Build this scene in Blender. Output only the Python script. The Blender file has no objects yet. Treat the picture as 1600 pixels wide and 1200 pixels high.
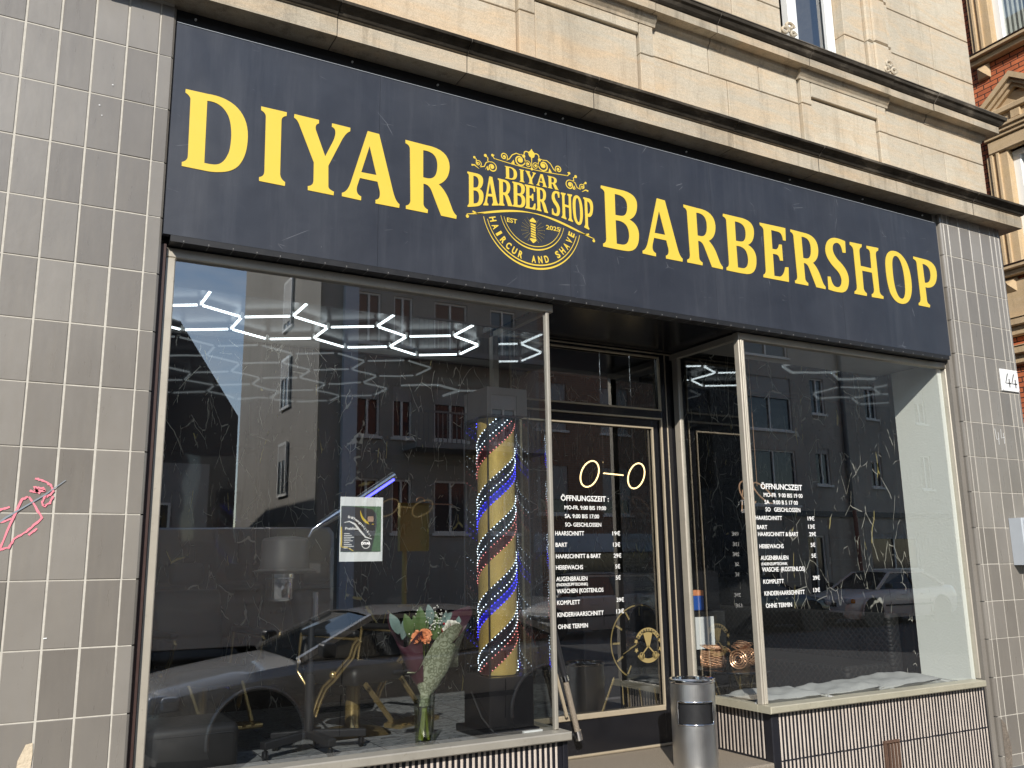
import bpy, math, random, json
from mathutils import Vector, Matrix
R = math.radians
C = bpy.context.scene.collection
SC = bpy.context.scene
random.seed(7)

# ------------------------------------------------------------------ camera
yaw, pitch, roll = .512, .2, -.0154
fw = Vector((math.sin(yaw)*math.cos(pitch), math.cos(yaw)*math.cos(pitch), math.sin(pitch)))
rt = Vector((math.cos(yaw), -math.sin(yaw), 0)); up = rt.cross(fw)
rt2 = rt*math.cos(roll) + up*math.sin(roll); up2 = up*math.cos(roll) - rt*math.sin(roll)
cam = bpy.data.objects.new('camera', bpy.data.cameras.new('camera')); C.objects.link(cam)
m = Matrix.Identity(4)
for i in range(3):
    m[i][0], m[i][1], m[i][2] = rt2[i], up2[i], -fw[i]
m.translation = Vector((0, -4.3742, 0))        # z = 0 is eye height; the pavement lies at GZ
cam.matrix_world = m
cam.data.sensor_width = 36; cam.data.lens = 36*1385.87/1600
cam.data.clip_start = .05; cam.data.clip_end = 2000
SC.camera = cam
GZ = -1.55

# ------------------------------------------------------------------ world, sun, exposure
SUN = Vector((.58, 1.0, -.69)).normalized()     # direction the light travels
elev = math.asin(-SUN.z); az = math.atan2(-SUN.x, -SUN.y)
W = bpy.data.worlds.new('World'); SC.world = W; W.use_nodes = True
wn, wl = W.node_tree.nodes, W.node_tree.links
wn.clear()
sky = wn.new('ShaderNodeTexSky'); sky.sky_type = 'NISHITA'; sky.sun_disc = False
sky.sun_elevation = elev; sky.sun_rotation = az; sky.air_density = 1.0; sky.dust_density = .25
tc = wn.new('ShaderNodeTexCoord'); mp = wn.new('ShaderNodeMapping'); mp.inputs['Scale'].default_value = (1, 1, 2.6)
nz = wn.new('ShaderNodeTexNoise'); nz.inputs['Scale'].default_value = 2.6; nz.inputs['Detail'].default_value = 7; nz.inputs['Roughness'].default_value = .62
cr = wn.new('ShaderNodeValToRGB'); cr.color_ramp.elements[0].position = .52; cr.color_ramp.elements[1].position = .78
cr.color_ramp.elements[1].color = (.75, .75, .75, 1)
mx = wn.new('ShaderNodeMixRGB'); mx.inputs[2].default_value = (7.5, 7.6, 7.9, 1)
bg = wn.new('ShaderNodeBackground'); bg.inputs['Strength'].default_value = .11
wo = wn.new('ShaderNodeOutputWorld')
wl.new(tc.outputs['Generated'], mp.inputs[0]); wl.new(mp.outputs[0], nz.inputs['Vector']); wl.new(nz.outputs['Fac'], cr.inputs[0])
wl.new(sky.outputs[0], mx.inputs[1]); wl.new(cr.outputs[0], mx.inputs[0]); wl.new(mx.outputs[0], bg.inputs[0]); wl.new(bg.outputs[0], wo.inputs[0])
sl = bpy.data.lights.new('sun', 'SUN'); sl.energy = 3.6; sl.angle = R(.5); sl.color = (1, .955, .885)
so = bpy.data.objects.new('sun', sl); C.objects.link(so)
so.rotation_euler = SUN.to_track_quat('-Z', 'Y').to_euler(); so.location = (-6, -10, 8)
SC.view_settings.view_transform = 'Standard'; SC.view_settings.look = 'None'
SC.view_settings.exposure = .68; SC.view_settings.gamma = 1
SC.cycles.use_denoising = True
SC.cycles.max_bounces = 10; SC.cycles.diffuse_bounces = 4; SC.cycles.glossy_bounces = 5; SC.cycles.transparent_max_bounces = 12
SC.cycles.caustics_reflective = False; SC.cycles.caustics_refractive = False
SC.cycles.sample_clamp_indirect = 6

# ------------------------------------------------------------------ materials
class N:
    """tiny node helper"""
    def __init__(s, name):
        s.m = bpy.data.materials.new(name); s.m.use_nodes = True
        s.t = s.m.node_tree; s.n = s.t.nodes; s.l = s.t.links
        s.b = s.n['Principled BSDF']; s.out = s.n['Material Output']
    def new(s, typ, ins=None, **kw):
        nd = s.n.new(typ)
        for k, v in kw.items(): setattr(nd, k, v)
        for k, v in (ins or {}).items():
            if isinstance(v, bpy.types.NodeSocket): s.l.new(v, nd.inputs[k])
            else: nd.inputs[k].default_value = v
        return nd
    def set(s, **kw):
        for k, v in kw.items():
            k = {'spec': 'Specular IOR Level', 'rough': 'Roughness', 'metal': 'Metallic', 'col': 'Base Color', 'coat': 'Coat Weight', 'coatr': 'Coat Roughness', 'emit': 'Emission Color', 'es': 'Emission Strength', 'normal': 'Normal', 'alpha': 'Alpha', 'trans': 'Transmission Weight', 'ior': 'IOR'}[k]
            if isinstance(v, bpy.types.NodeSocket): s.l.new(v, s.b.inputs[k])
            else:
                if k in ('Base Color', 'Emission Color') and len(v) == 3: v = (*v, 1)
                s.b.inputs[k].default_value = v
        return s
    def coord(s, scale=(1, 1, 1), rot=(0, 0, 0), kind='Object'):
        t = s.new('ShaderNodeTexCoord')
        mp = s.new('ShaderNodeMapping'); mp.inputs['Scale'].default_value = scale; mp.inputs['Rotation'].default_value = rot
        s.l.new(t.outputs[kind], mp.inputs[0]); return mp.outputs[0]
    def noise(s, scale, detail=6, rough=.6, vec=None, dist=0):
        nd = s.new('ShaderNodeTexNoise', {'Scale': scale, 'Detail': detail, 'Roughness': rough, 'Distortion': dist})
        s.l.new(vec if vec is not None else s.coord(), nd.inputs['Vector']); return nd.outputs['Fac']
    def ramp(s, fac, *stops, interp='LINEAR'):
        nd = s.new('ShaderNodeValToRGB'); nd.color_ramp.interpolation = interp
        e = nd.color_ramp.elements
        while len(e) < len(stops): e.new(.5)
        for el, (p, c) in zip(e, stops):
            el.position = p; el.color = (c, c, c, 1) if isinstance(c, (int, float)) else (*c, 1)
        s.l.new(fac, nd.inputs[0]); return nd.outputs[0]
    def mix(s, fac, a, b, mode='MIX'):
        nd = s.new('ShaderNodeMixRGB', blend_type=mode)
        for k, v in zip((0, 1, 2), (fac, a, b)):
            if isinstance(v, bpy.types.NodeSocket): s.l.new(v, nd.inputs[k])
            elif k == 0: nd.inputs[0].default_value = v
            else: nd.inputs[k].default_value = (*v, 1)
        return nd.outputs[0]
    def math(s, op, a, b=None):
        nd = s.new('ShaderNodeMath', operation=op)
        for k, v in zip((0, 1), (a, b)):
            if v is None: continue
            if isinstance(v, bpy.types.NodeSocket): s.l.new(v, nd.inputs[k])
            else: nd.inputs[k].default_value = v
        return nd.outputs[0]
    def bump(s, h, strength=.3, dist=.02):
        nd = s.new('ShaderNodeBump', {'Strength': strength, 'Distance': dist, 'Height': h}); return nd.outputs[0]

def plain(name, col, rough=.5, metal=0, var=.12, scale=14, bump=0, spec=.5, coat=0):
    n = N(name); f = n.noise(scale)
    a = tuple(max(0, c*(1-var)) for c in col); b = tuple(min(1, c*(1+var)) for c in col)
    n.set(col=n.mix(f, a, b), metal=metal, spec=spec, coat=coat)
    n.set(rough=n.ramp(n.noise(scale*2.3), (.3, max(.02, rough*.85)), (.7, min(1, rough*1.15))))
    if bump: n.set(normal=n.bump(n.noise(scale*4), bump, .01))
    return n.m

def m_tile():
    n = N('taupe_glazed_tile')
    isl = n.new('ShaderNodeNewGeometry').outputs['Random Per Island']
    streak = n.noise(3, 5, .6, n.coord((9, 9, 1.0)))
    big = n.noise(1.4, 4)
    c = n.mix(isl, (.165, .149, .129), (.245, .225, .197))
    c = n.mix(n.ramp(streak, (.45, 0), (.85, .28)), c, (.25, .22, .175))
    c = n.mix(n.ramp(big, (.4, 0), (.75, .35)), c, (.105, .092, .077))
    n.set(col=c, rough=n.ramp(n.noise(5, 5, .6, n.coord((6, 6, 1))), (.3, .26), (.7, .36)), spec=.7, normal=n.bump(n.noise(30, 3), .05, .01))
    return n.m
def m_stone(name, a, b, stain=(.16, .12, .08), st=.35, warm=(.54, .42, .29)):
    n = N(name); isl = n.new('ShaderNodeNewGeometry').outputs['Random Per Island']
    grain = n.noise(170, 5, .8); band = n.noise(2.2, 6, .6, n.coord((1, 1, 5), (0, .35, 0)), .6)
    c = n.mix(n.math('MULTIPLY_ADD', isl, .6), a, b)
    c = n.mix(n.ramp(band, (.42, 0), (.66, .75)), c, warm)
    c = n.mix(n.ramp(n.noise(26, 6, .7, n.coord((.5, 1, 3), (0, .35, 0))), (.45, 0), (.75, .45)), c, tuple(v*.72 for v in b))
    c = n.mix(n.ramp(n.noise(1.1, 6, .7, n.coord((1, 1, .45))), (.46, 0), (.72, st)), c, stain)
    c = n.mix(n.ramp(n.noise(2.2, 6, .7, n.coord((5, 5, .55))), (.54, 0), (.76, st*1.1)), c, tuple(v*.8 for v in stain))
    c = n.mix(n.ramp(n.noise(14, 8, .75), (.60, 0), (.74, .5)), c, tuple(v*.7 for v in b))
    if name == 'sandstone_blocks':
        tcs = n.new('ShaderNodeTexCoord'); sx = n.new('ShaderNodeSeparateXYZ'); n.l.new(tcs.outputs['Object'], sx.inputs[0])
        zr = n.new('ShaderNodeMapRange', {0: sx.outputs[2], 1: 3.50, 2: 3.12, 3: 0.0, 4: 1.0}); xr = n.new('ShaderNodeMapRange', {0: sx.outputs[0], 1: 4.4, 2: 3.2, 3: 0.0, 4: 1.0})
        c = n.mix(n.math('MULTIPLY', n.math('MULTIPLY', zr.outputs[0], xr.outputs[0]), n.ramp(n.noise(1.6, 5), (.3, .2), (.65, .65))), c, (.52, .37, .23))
    c = n.mix(.42, c, n.ramp(grain, (.3, (.12, .10, .075)), (.62, (.75, .70, .60))), 'OVERLAY')
    n.set(col=c, rough=.9, spec=.2, normal=n.bump(n.math('ADD', grain, n.math('MULTIPLY', n.noise(9, 6), 1.5)), .35, .006))
    return n.m
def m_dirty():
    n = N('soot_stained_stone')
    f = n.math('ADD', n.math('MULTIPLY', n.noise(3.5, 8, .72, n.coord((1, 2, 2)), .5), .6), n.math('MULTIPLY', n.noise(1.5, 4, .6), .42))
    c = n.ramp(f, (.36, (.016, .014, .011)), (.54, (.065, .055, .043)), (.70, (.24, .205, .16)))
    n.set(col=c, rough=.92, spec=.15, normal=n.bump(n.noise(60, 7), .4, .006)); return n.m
def m_sign():
    n = N('navy_sign_paint')
    sm = n.noise(2.2, 7, .65, n.coord((1, 1, 1.6)), .8)
    c = n.mix(n.ramp(sm, (.35, 0), (.75, .7)), (.022, .025, .034), (.036, .040, .051))
    sc = n.new('ShaderNodeTexVoronoi', {'Scale': 26.0, 'Randomness': 1.0}, feature='F1'); n.l.new(n.coord((1, 1, .35), (0, .6, 0)), sc.inputs['Vector'])
    spot = n.math('MULTIPLY', n.ramp(sc.outputs['Distance'], (.0, 1), (.055, 0)), n.ramp(n.noise(1.7, 3), (.55, 0), (.66, 1)))
    v2 = n.new('ShaderNodeTexVoronoi', {'Scale': 3.2}, feature='DISTANCE_TO_EDGE'); n.l.new(n.coord((1, 1, 2.2), (0, -.7, 0)), v2.inputs['Vector'])
    scr = n.math('MULTIPLY', n.ramp(v2.outputs['Distance'], (.0, 1), (.006, 0)), n.ramp(n.noise(5, 3), (.60, 0), (.66, .8)))
    c = n.mix(n.math('ADD', spot, scr), c, (.22, .23, .25))
    drip = n.ramp(n.noise(2.0, 6, .7, n.coord((5, 5, .35))), (.50, 0), (.74, .6))
    c = n.mix(drip, c, (.052, .056, .067))
    n.set(col=c, rough=n.ramp(n.noise(1.6, 6, .6, n.coord((1, 1, .4))), (.3, .30), (.7, .52)), spec=.62, normal=n.bump(n.noise(1.6, 3), .22, .035)); return n.m
def m_glass(name, ior, tint=(.93, .96, .95), dirt=.012, fac=1.0):
    n = N(name); n.n.remove(n.b)
    geo = n.new('ShaderNodeNewGeometry'); dt = n.new('ShaderNodeVectorMath', operation='DOT_PRODUCT'); n.l.new(geo.outputs['Incoming'], dt.inputs[0]); n.l.new(geo.outputs['Normal'], dt.inputs[1])
    f0 = ((ior-1)/(ior+1))**2; cs = n.math('SUBTRACT', 1, n.math('ABSOLUTE', dt.outputs['Value']))
    sch = n.math('ADD', f0, n.math('MULTIPLY', 1-f0, n.math('POWER', cs, 5)))      # Schlick, the same from both sides of the pane
    tr = n.new('ShaderNodeBsdfTransparent', {'Color': (*tint, 1)})
    gl = n.new('ShaderNodeBsdfGlossy', {'Color': (1, 1, 1, 1), 'Roughness': 0.0})
    mxs = n.new('ShaderNodeMixShader'); n.l.new(n.math('MULTIPLY', sch, fac), mxs.inputs[0]); n.l.new(tr.outputs[0], mxs.inputs[1]); n.l.new(gl.outputs[0], mxs.inputs[2])
    df = n.new('ShaderNodeBsdfDiffuse', {'Color': (.75, .75, .72, 1)})
    d = n.math('ADD', n.math('MULTIPLY', n.ramp(n.noise(2.2, 6, .65, n.coord((1, 1, .4))), (.42, 0), (.8, 1)), dirt), n.math('MULTIPLY', n.ramp(n.noise(140, 2), (.76, 0), (.79, 1)), dirt*5))
    m2 = n.new('ShaderNodeMixShader'); n.l.new(d, m2.inputs[0]); n.l.new(mxs.outputs[0], m2.inputs[1]); n.l.new(df.outputs[0], m2.inputs[2])
    n.l.new(m2.outputs[0], n.out.inputs[0]); return n.m
def m_marble():
    n = N('black_gold_vein_marble')
    warp = n.new('ShaderNodeTexNoise', {'Scale': 2.6, 'Detail': 3.0}); n.l.new(n.coord(), warp.inputs['Vector'])
    def vein(scale, sc, th, off, gate):
        vec = n.new('ShaderNodeVectorMath', operation='MULTIPLY_ADD'); n.l.new(warp.outputs['Color'], vec.inputs[0]); vec.inputs[1].default_value = (.13, .13, .06)
        n.l.new(n.coord(sc, (.1, .2, off)), vec.inputs[2])
        v = n.new('ShaderNodeTexVoronoi', {'Scale': scale}, feature='DISTANCE_TO_EDGE'); n.l.new(vec.outputs[0], v.inputs['Vector'])
        g = n.ramp(n.noise(3.1, 3, .6, n.coord((1.3, 1.3, 1.0), (off, 0, 0))), (gate, 0), (gate+.04, 1))
        return n.math('MULTIPLY', n.ramp(v.outputs['Distance'], (th*.5, 1), (th, 0)), g)
    a = vein(2.6, (1.25, 1.25, .45), .0075, .3, .53); b = vein(4.6, (1.2, 1.2, .4), .008, 1.7, .54); g = vein(2.0, (1.5, 1.5, .3), .009, 2.4, .58)
    d = vein(7.5, (1.3, 1.3, .35), .010, 4.1, .56); e = vein(3.6, (1.4, 1.4, .5), .007, 5.3, .54)
    c = n.mix(n.math('ADD', n.math('ADD', a, e), n.math('ADD', b, d)), (.006, .006, .006), (.72, .69, .60)); c = n.mix(g, c, (.80, .66, .25))
    n.set(col=c, rough=.035, spec=.5, normal=n.bump(n.noise(2.4, 1), .055, .03)); return n.m
def m_ceiling():
    n = N('dark_slate_ceiling')
    f = n.noise(7, 8, .75, n.coord((1, 2.4, 1)), 1.2)
    n.set(col=n.ramp(f, (.40, (.004, .005, .006)), (.64, (.014, .018, .021)), (.82, (.07, .09, .10))), rough=.35); return n.m
def m_floor():
    n = N('grey_marble_floor'); f = n.noise(7, 8, .7, n.coord((1, 2.8, 1), (0, 0, .5)), 2.5)
    br = n.new('ShaderNodeTexBrick', {'Scale': 1.0, 'Mortar Size': .004, 'Brick Width': .3, 'Row Height': .3, 'Color1': (1, 1, 1, 1), 'Color2': (.9, .9, .9, 1), 'Mortar': (.3, .3, .3, 1)}); br.offset = 0
    n.l.new(n.coord(), br.inputs['Vector'])
    n.set(col=n.mix(1, n.ramp(f, (.36, (.10, .105, .11)), (.55, (.27, .28, .29)), (.72, (.45, .46, .47))), br.outputs[0], 'MULTIPLY'), rough=.25); return n.m
def m_stucco():
    n = N('white_stucco'); f = n.noise(60, 5, .6)
    n.set(col=n.mix(n.noise(2, 4), (.92, .93, .86), (.96, .97, .90)), rough=.95, normal=n.bump(f, .55, .006)); return n.m
def m_brick(name, c1, c2, mo, bw=.235, rh=.077, ms=.008, rot=(0, 0, 0)):
    n = N(name)
    t = n.new('ShaderNodeTexCoord'); sp = n.new('ShaderNodeSeparateXYZ'); n.l.new(t.outputs['Object'], sp.inputs[0])
    cb = n.new('ShaderNodeCombineXYZ'); n.l.new(n.math('ADD', sp.outputs[0], sp.outputs[1]), cb.inputs[0]); n.l.new(sp.outputs[2], cb.inputs[1])
    br = n.new('ShaderNodeTexBrick', {'Scale': 1.0, 'Mortar Size': ms, 'Mortar Smooth': .1, 'Bias': 0.0, 'Brick Width': bw, 'Row Height': rh, 'Color1': (*c1, 1), 'Color2': (*c2, 1), 'Mortar': (*mo, 1)})
    n.l.new(cb.outputs[0], br.inputs['Vector'])
    c = n.mix(.3, br.outputs['Color'], n.ramp(n.noise(9, 6), (.3, .25), (.7, .8)), 'OVERLAY')
    n.set(col=c, rough=.85, normal=n.bump(n.math('SUBTRACT', 1, br.outputs['Fac']), .6, .01)); return n.m
def m_plaster(name, c):
    n = N(name); f = n.noise(.35, 6, .65, n.coord((1, 1, .5))); g = n.noise(40, 4)
    d = tuple(v*.72 for v in c)
    st = n.ramp(n.noise(1.2, 5, .6, n.coord((3, 3, .25))), (.5, 0), (.75, .35))
    n.set(col=n.mix(st, n.mix(n.ramp(f, (.35, 0), (.7, 1)), c, d), tuple(v*.6 for v in c)), rough=.93, normal=n.bump(g, .25, .01)); return n.m
def m_paint(name, c, metal=.3, rough=.28):
    n = N(name); n.set(col=n.mix(n.noise(3, 3), tuple(v*.94 for v in c), c), metal=metal, rough=rough, coat=.8, coatr=.05); return n.m
def m_emit(name, c, s):
    n = N(name); n.set(col=c, emit=c, es=s, rough=.4); return n.m
def m_brushed(name, c, rough=.24, sc=(3, 3, 160)):
    n = N(name); f = n.noise(1, 4, .6, n.coord(sc))
    n.set(col=n.mix(f, tuple(v*.93 for v in c), c), metal=1, rough=n.ramp(f, (.3, rough*.75), (.7, rough*1.3))); return n.m
def m_alu(name, c):
    n = N(name); f = n.noise(6, 6, .6, n.coord((1, 1, 1))); g = n.noise(40, 3)
    cc = n.mix(n.ramp(f, (.4, 0), (.75, .5)), c, tuple(v*.66 for v in c)); cc = n.mix(n.ramp(g, (.62, 0), (.75, .35)), cc, (.18, .15, .11))
    n.set(col=cc, metal=.35, rough=.42); return n.m
def m_asphalt(name, a, b):
    n = N(name); n.set(col=n.mix(n.ramp(n.noise(120, 5), (.35, 0), (.7, 1)), n.mix(n.noise(1.2), a, tuple(v*.8 for v in a)), b), rough=.9, normal=n.bump(n.noise(150, 3), .5, .004)); return n.m
def m_quilt():
    n = N('quilted_black_leather')
    t = n.new('ShaderNodeTexCoord'); sp = n.new('ShaderNodeSeparateXYZ'); n.l.new(t.outputs['Object'], sp.inputs[0])
    a = n.math('ADD', n.math('ADD', sp.outputs[1], sp.outputs[0]), sp.outputs[2]); b = n.math('SUBTRACT', n.math('ADD', sp.outputs[1], sp.outputs[0]), sp.outputs[2])
    def ln(v): return n.math('ABSOLUTE', n.math('SINE', n.math('MULTIPLY', v, 52.0)))
    h = n.math('MINIMUM', ln(a), ln(b))
    n.set(col=n.mix(n.ramp(h, (.02, 1), (.09, 0)), (.010, .010, .010), (.075, .07, .065)), rough=.6, spec=.3, normal=n.bump(n.ramp(h, (0, 0), (.8, 1)), .35, .012)); return n.m
def m_wrap():
    n = N('leopard_print_wrap')
    v = n.new('ShaderNodeTexVoronoi', {'Scale': 46.0}, feature='F1'); n.l.new(n.coord(), v.inputs['Vector'])
    c = n.mix(n.ramp(v.outputs['Distance'], (.30, 0), (.36, 1), (.58, 1), (.64, 0)), (.38, .41, .29), (.20, .22, .135))
    n.set(col=c, rough=.6, normal=n.bump(n.noise(12), .5, .02)); return n.m
def m_granite(name, a, b):
    n = N(name); n.set(col=n.mix(n.ramp(n.noise(170, 4, .7), (.42, 0), (.62, 1)), a, b), rough=.6); return n.m

M = dict(
    tile=m_tile(), grout=plain('tile_grout', (.50, .47, .41), .95, var=.3, scale=30, spec=.1),
    stone=m_stone('sandstone_blocks', (.60, .55, .455), (.46, .42, .35), (.23, .20, .155), .42),
    stonedk=m_stone('weathered_sandstone', (.54, .49, .41), (.40, .36, .295), (.10, .085, .065), .62),
    joint=plain('dark_mortar', (.14, .12, .095), .95, var=.35, scale=20), soot=m_dirty(), sign=m_sign(),
    black=plain('black_lacquer', (.010, .010, .012), .22, var=.3), blackm=plain('black_matt', (.012, .012, .013), .5, var=.3),
    yellow=plain('yellow_vinyl', (.70, .50, .060), .42, var=.04, scale=5), gold=plain('gold_vinyl', (.30, .225, .09), .45, var=.1),
    alu=m_alu('champagne_aluminium', (.50, .455, .375)), alug=m_alu('brushed_sill_metal', (.40, .37, .31)), aluy=m_alu('yellowed_sill_metal', (.50, .465, .35)),
    trim=m_alu('brass_trim', (.50, .42, .30)), brown=plain('brown_seal', (.045, .022, .017), .5),
    glass=m_glass('shop_window_glass', 3.0, (.93, .95, .94), .005), glassd=m_glass('door_glass', 2.8, (.9, .92, .91), .005), glassw=m_glass('clear_case_glass', 2.2, (.9, .92, .93), .004), glassv=m_glass('vase_glass', 2.1, (.94, .96, .92), .0),
    marble=m_marble(), ceil=m_ceiling(), floor=m_floor(), stucco=m_stucco(), soffit=plain('grey_soffit_paint', (.26, .25, .235), .8, var=.1, scale=3),
    cream=plain('cream_ceramic_rod', (.52, .45, .385), .5, var=.28, scale=11), ribbk=plain('black_ceramic', (.012, .012, .016), .35, var=.3),
    steel=plain('brushed_stainless', (.66, .655, .64), .34, metal=1, var=.03, scale=3), chrome=m_brushed('chrome', (.75, .75, .76), .08), goldm=plain('polished_gold', (.62, .46, .21), .22, metal=.85, var=.1),
    goldc=plain('gold_foil', (.80, .56, .17), .32, metal=.35, var=.15, scale=9), copper=plain('copper_wire', (.85, .50, .30), .3, metal=.6, var=.1),
    white=plain('white_enamel', (.80, .80, .78), .35, var=.04), paper=plain('white_paper', (.80, .81, .80), .8, var=.05, bump=.2, scale=6),
    letter=plain('white_lettering', (.82, .81, .78), .6, var=.05), ink=plain('black_ink', (.02, .02, .02), .6),
    tube=m_emit('white_led_tube', (.86, .96, 1), 2.2), ledw=m_emit('white_led', (.75, .88, 1), 5), ledb=m_emit('blue_led', (.05, .05, 1), 6), ledr=m_emit('red_led', (1, .30, .28), 2.2), ring=m_emit('warm_led', (1, .72, .34), 2.2),
    bluestripe=plain('blue_stripe', (.02, .02, .45), .35), darkstripe=plain('dark_stripe', (.012, .018, .028), .3), redstripe=plain('oxblood_stripe', (.06, .015, .018), .3),
    granite=m_granite('brown_granite', (.17, .14, .105), (.30, .255, .20)), leather=plain('black_leather', (.008, .008, .009), .5, var=.2), quilt=m_quilt(),
    plastic=plain('black_plastic', (.018, .018, .02), .4), greypl=plain('grey_appliance_plastic', (.032, .032, .034), .4),
    cushion=plain('grey_linen', (.44, .44, .425), .95, var=.12, scale=8, bump=.3, spec=.1), wrap=m_wrap(), burg=plain('burgundy_tissue', (.055, .012, .022), .6, var=.3),
    leaf=plain('green_leaf', (.07, .12, .035), .5, var=.3), leafg=plain('eucalyptus_leaf', (.15, .22, .20), .6, var=.2), orange=plain('orange_petals', (.75, .28, .12), .7, var=.3, scale=40), petal=plain('white_petals', (.75, .73, .65), .7, var=.2), berry=plain('red_berry', (.35, .015, .02), .35), stem=plain('green_stem', (.30, .36, .10), .5, var=.3),
    water=m_glass('vase_water', 1.33, (.80, .80, .56), 0),
    brick=m_brick('red_clinker_brick', (.52, .145, .055), (.42, .11, .042), (.035, .02, .014)), bstone=m_stone('yellow_sandstone_trim', (.58, .44, .27), (.50, .38, .24), (.2, .14, .09), .35), wframe=plain('white_window_paint', (.80, .80, .77), .45, var=.04),
    curtain=plain('net_curtain', (.45, .47, .43), .8, var=.25, scale=5), brick2=m_brick('brown_brick', (.33, .20, .13), (.27, .165, .11), (.3, .27, .23)),
    wdark=plain('dark_window_glass', (.03, .035, .045), .08, var=.2, spec=.8), shutter=plain('grey_roller_shutter', (.42, .41, .39), .6, var=.06),
    plA=m_plaster('beige_plaster', (.40, .375, .335)), plB=m_plaster('dark_grey_plaster', (.36, .35, .34)), plD=m_plaster('grey_plaster', (.48, .45, .40)), slate=plain('slate_roof', (.06, .055, .055), .6, var=.3), blue=plain('blue_grey_metal', (.50, .57, .66), .4),
    base=m_plaster('stone_band', (.44, .40, .34)), pipe=plain('dark_downpipe', (.05, .055, .07), .4), pipered=plain('red_downpipe', (.16, .03, .025), .4),
    carg=m_paint('graphite_car_paint', (.46, .45, .43), .1), carsil=m_paint('silver_car_paint', (.62, .61, .58), .3), carwh=m_paint('white_car_paint', (.90, .88, .82), 0), carbl=m_paint('black_car_paint', (.015, .018, .028)), vanp=m_paint('grey_van_paint', (.60, .58, .54), .1),
    carglass=plain('car_glass', (.015, .02, .024), .04, spec=.8, var=.1), rubber=plain('tyre_rubber', (.018, .018, .018), .8), rim=m_brushed('alloy_rim', (.55, .55, .56), .25), lampg=plain('headlamp_glass', (.55, .57, .6), .1, spec=.8), amber=plain('amber_lens', (.7, .25, .04), .2), redl=plain('red_lens', (.4, .02, .02), .2), plate=plain('number_plate', (.75, .75, .74), .5),
    road=m_asphalt('asphalt', (.05, .05, .052), (.11, .11, .108)), pave=m_asphalt('concrete_paving', (.12, .117, .11), (.19, .185, .175)), kerb=m_asphalt('granite_kerb', (.28, .275, .265), (.42, .41, .40)),
    signback=plain('ochre_sign_panel', (.62, .50, .20), .55), pink=plain('pink_marker', (.78, .22, .27), .6, var=.2), inkgrey=plain('grey_blue_marker', (.22, .25, .28), .6), rubble=plain('broken_rubble', (.17, .14, .11), .95, var=.7, bump=.8, scale=25), chip=plain('bare_mortar', (.60, .50, .36), .95, bump=.6, scale=20),
    mbox=plain('light_grey_metal', (.42, .45, .48), .4, var=.05), bluebox=plain('blue_carton', (.02, .10, .45), .5), rust=plain('rusty_grille', (.10, .055, .035), .8, var=.4), foliage=plain('printed_foliage', (.09, .17, .09), .6, var=.95, scale=160), skin=plain('printed_face', (.45, .30, .22), .6, var=.15), darkprint=plain('dark_flyer_print', (.05, .05, .052), .45),
)

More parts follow.
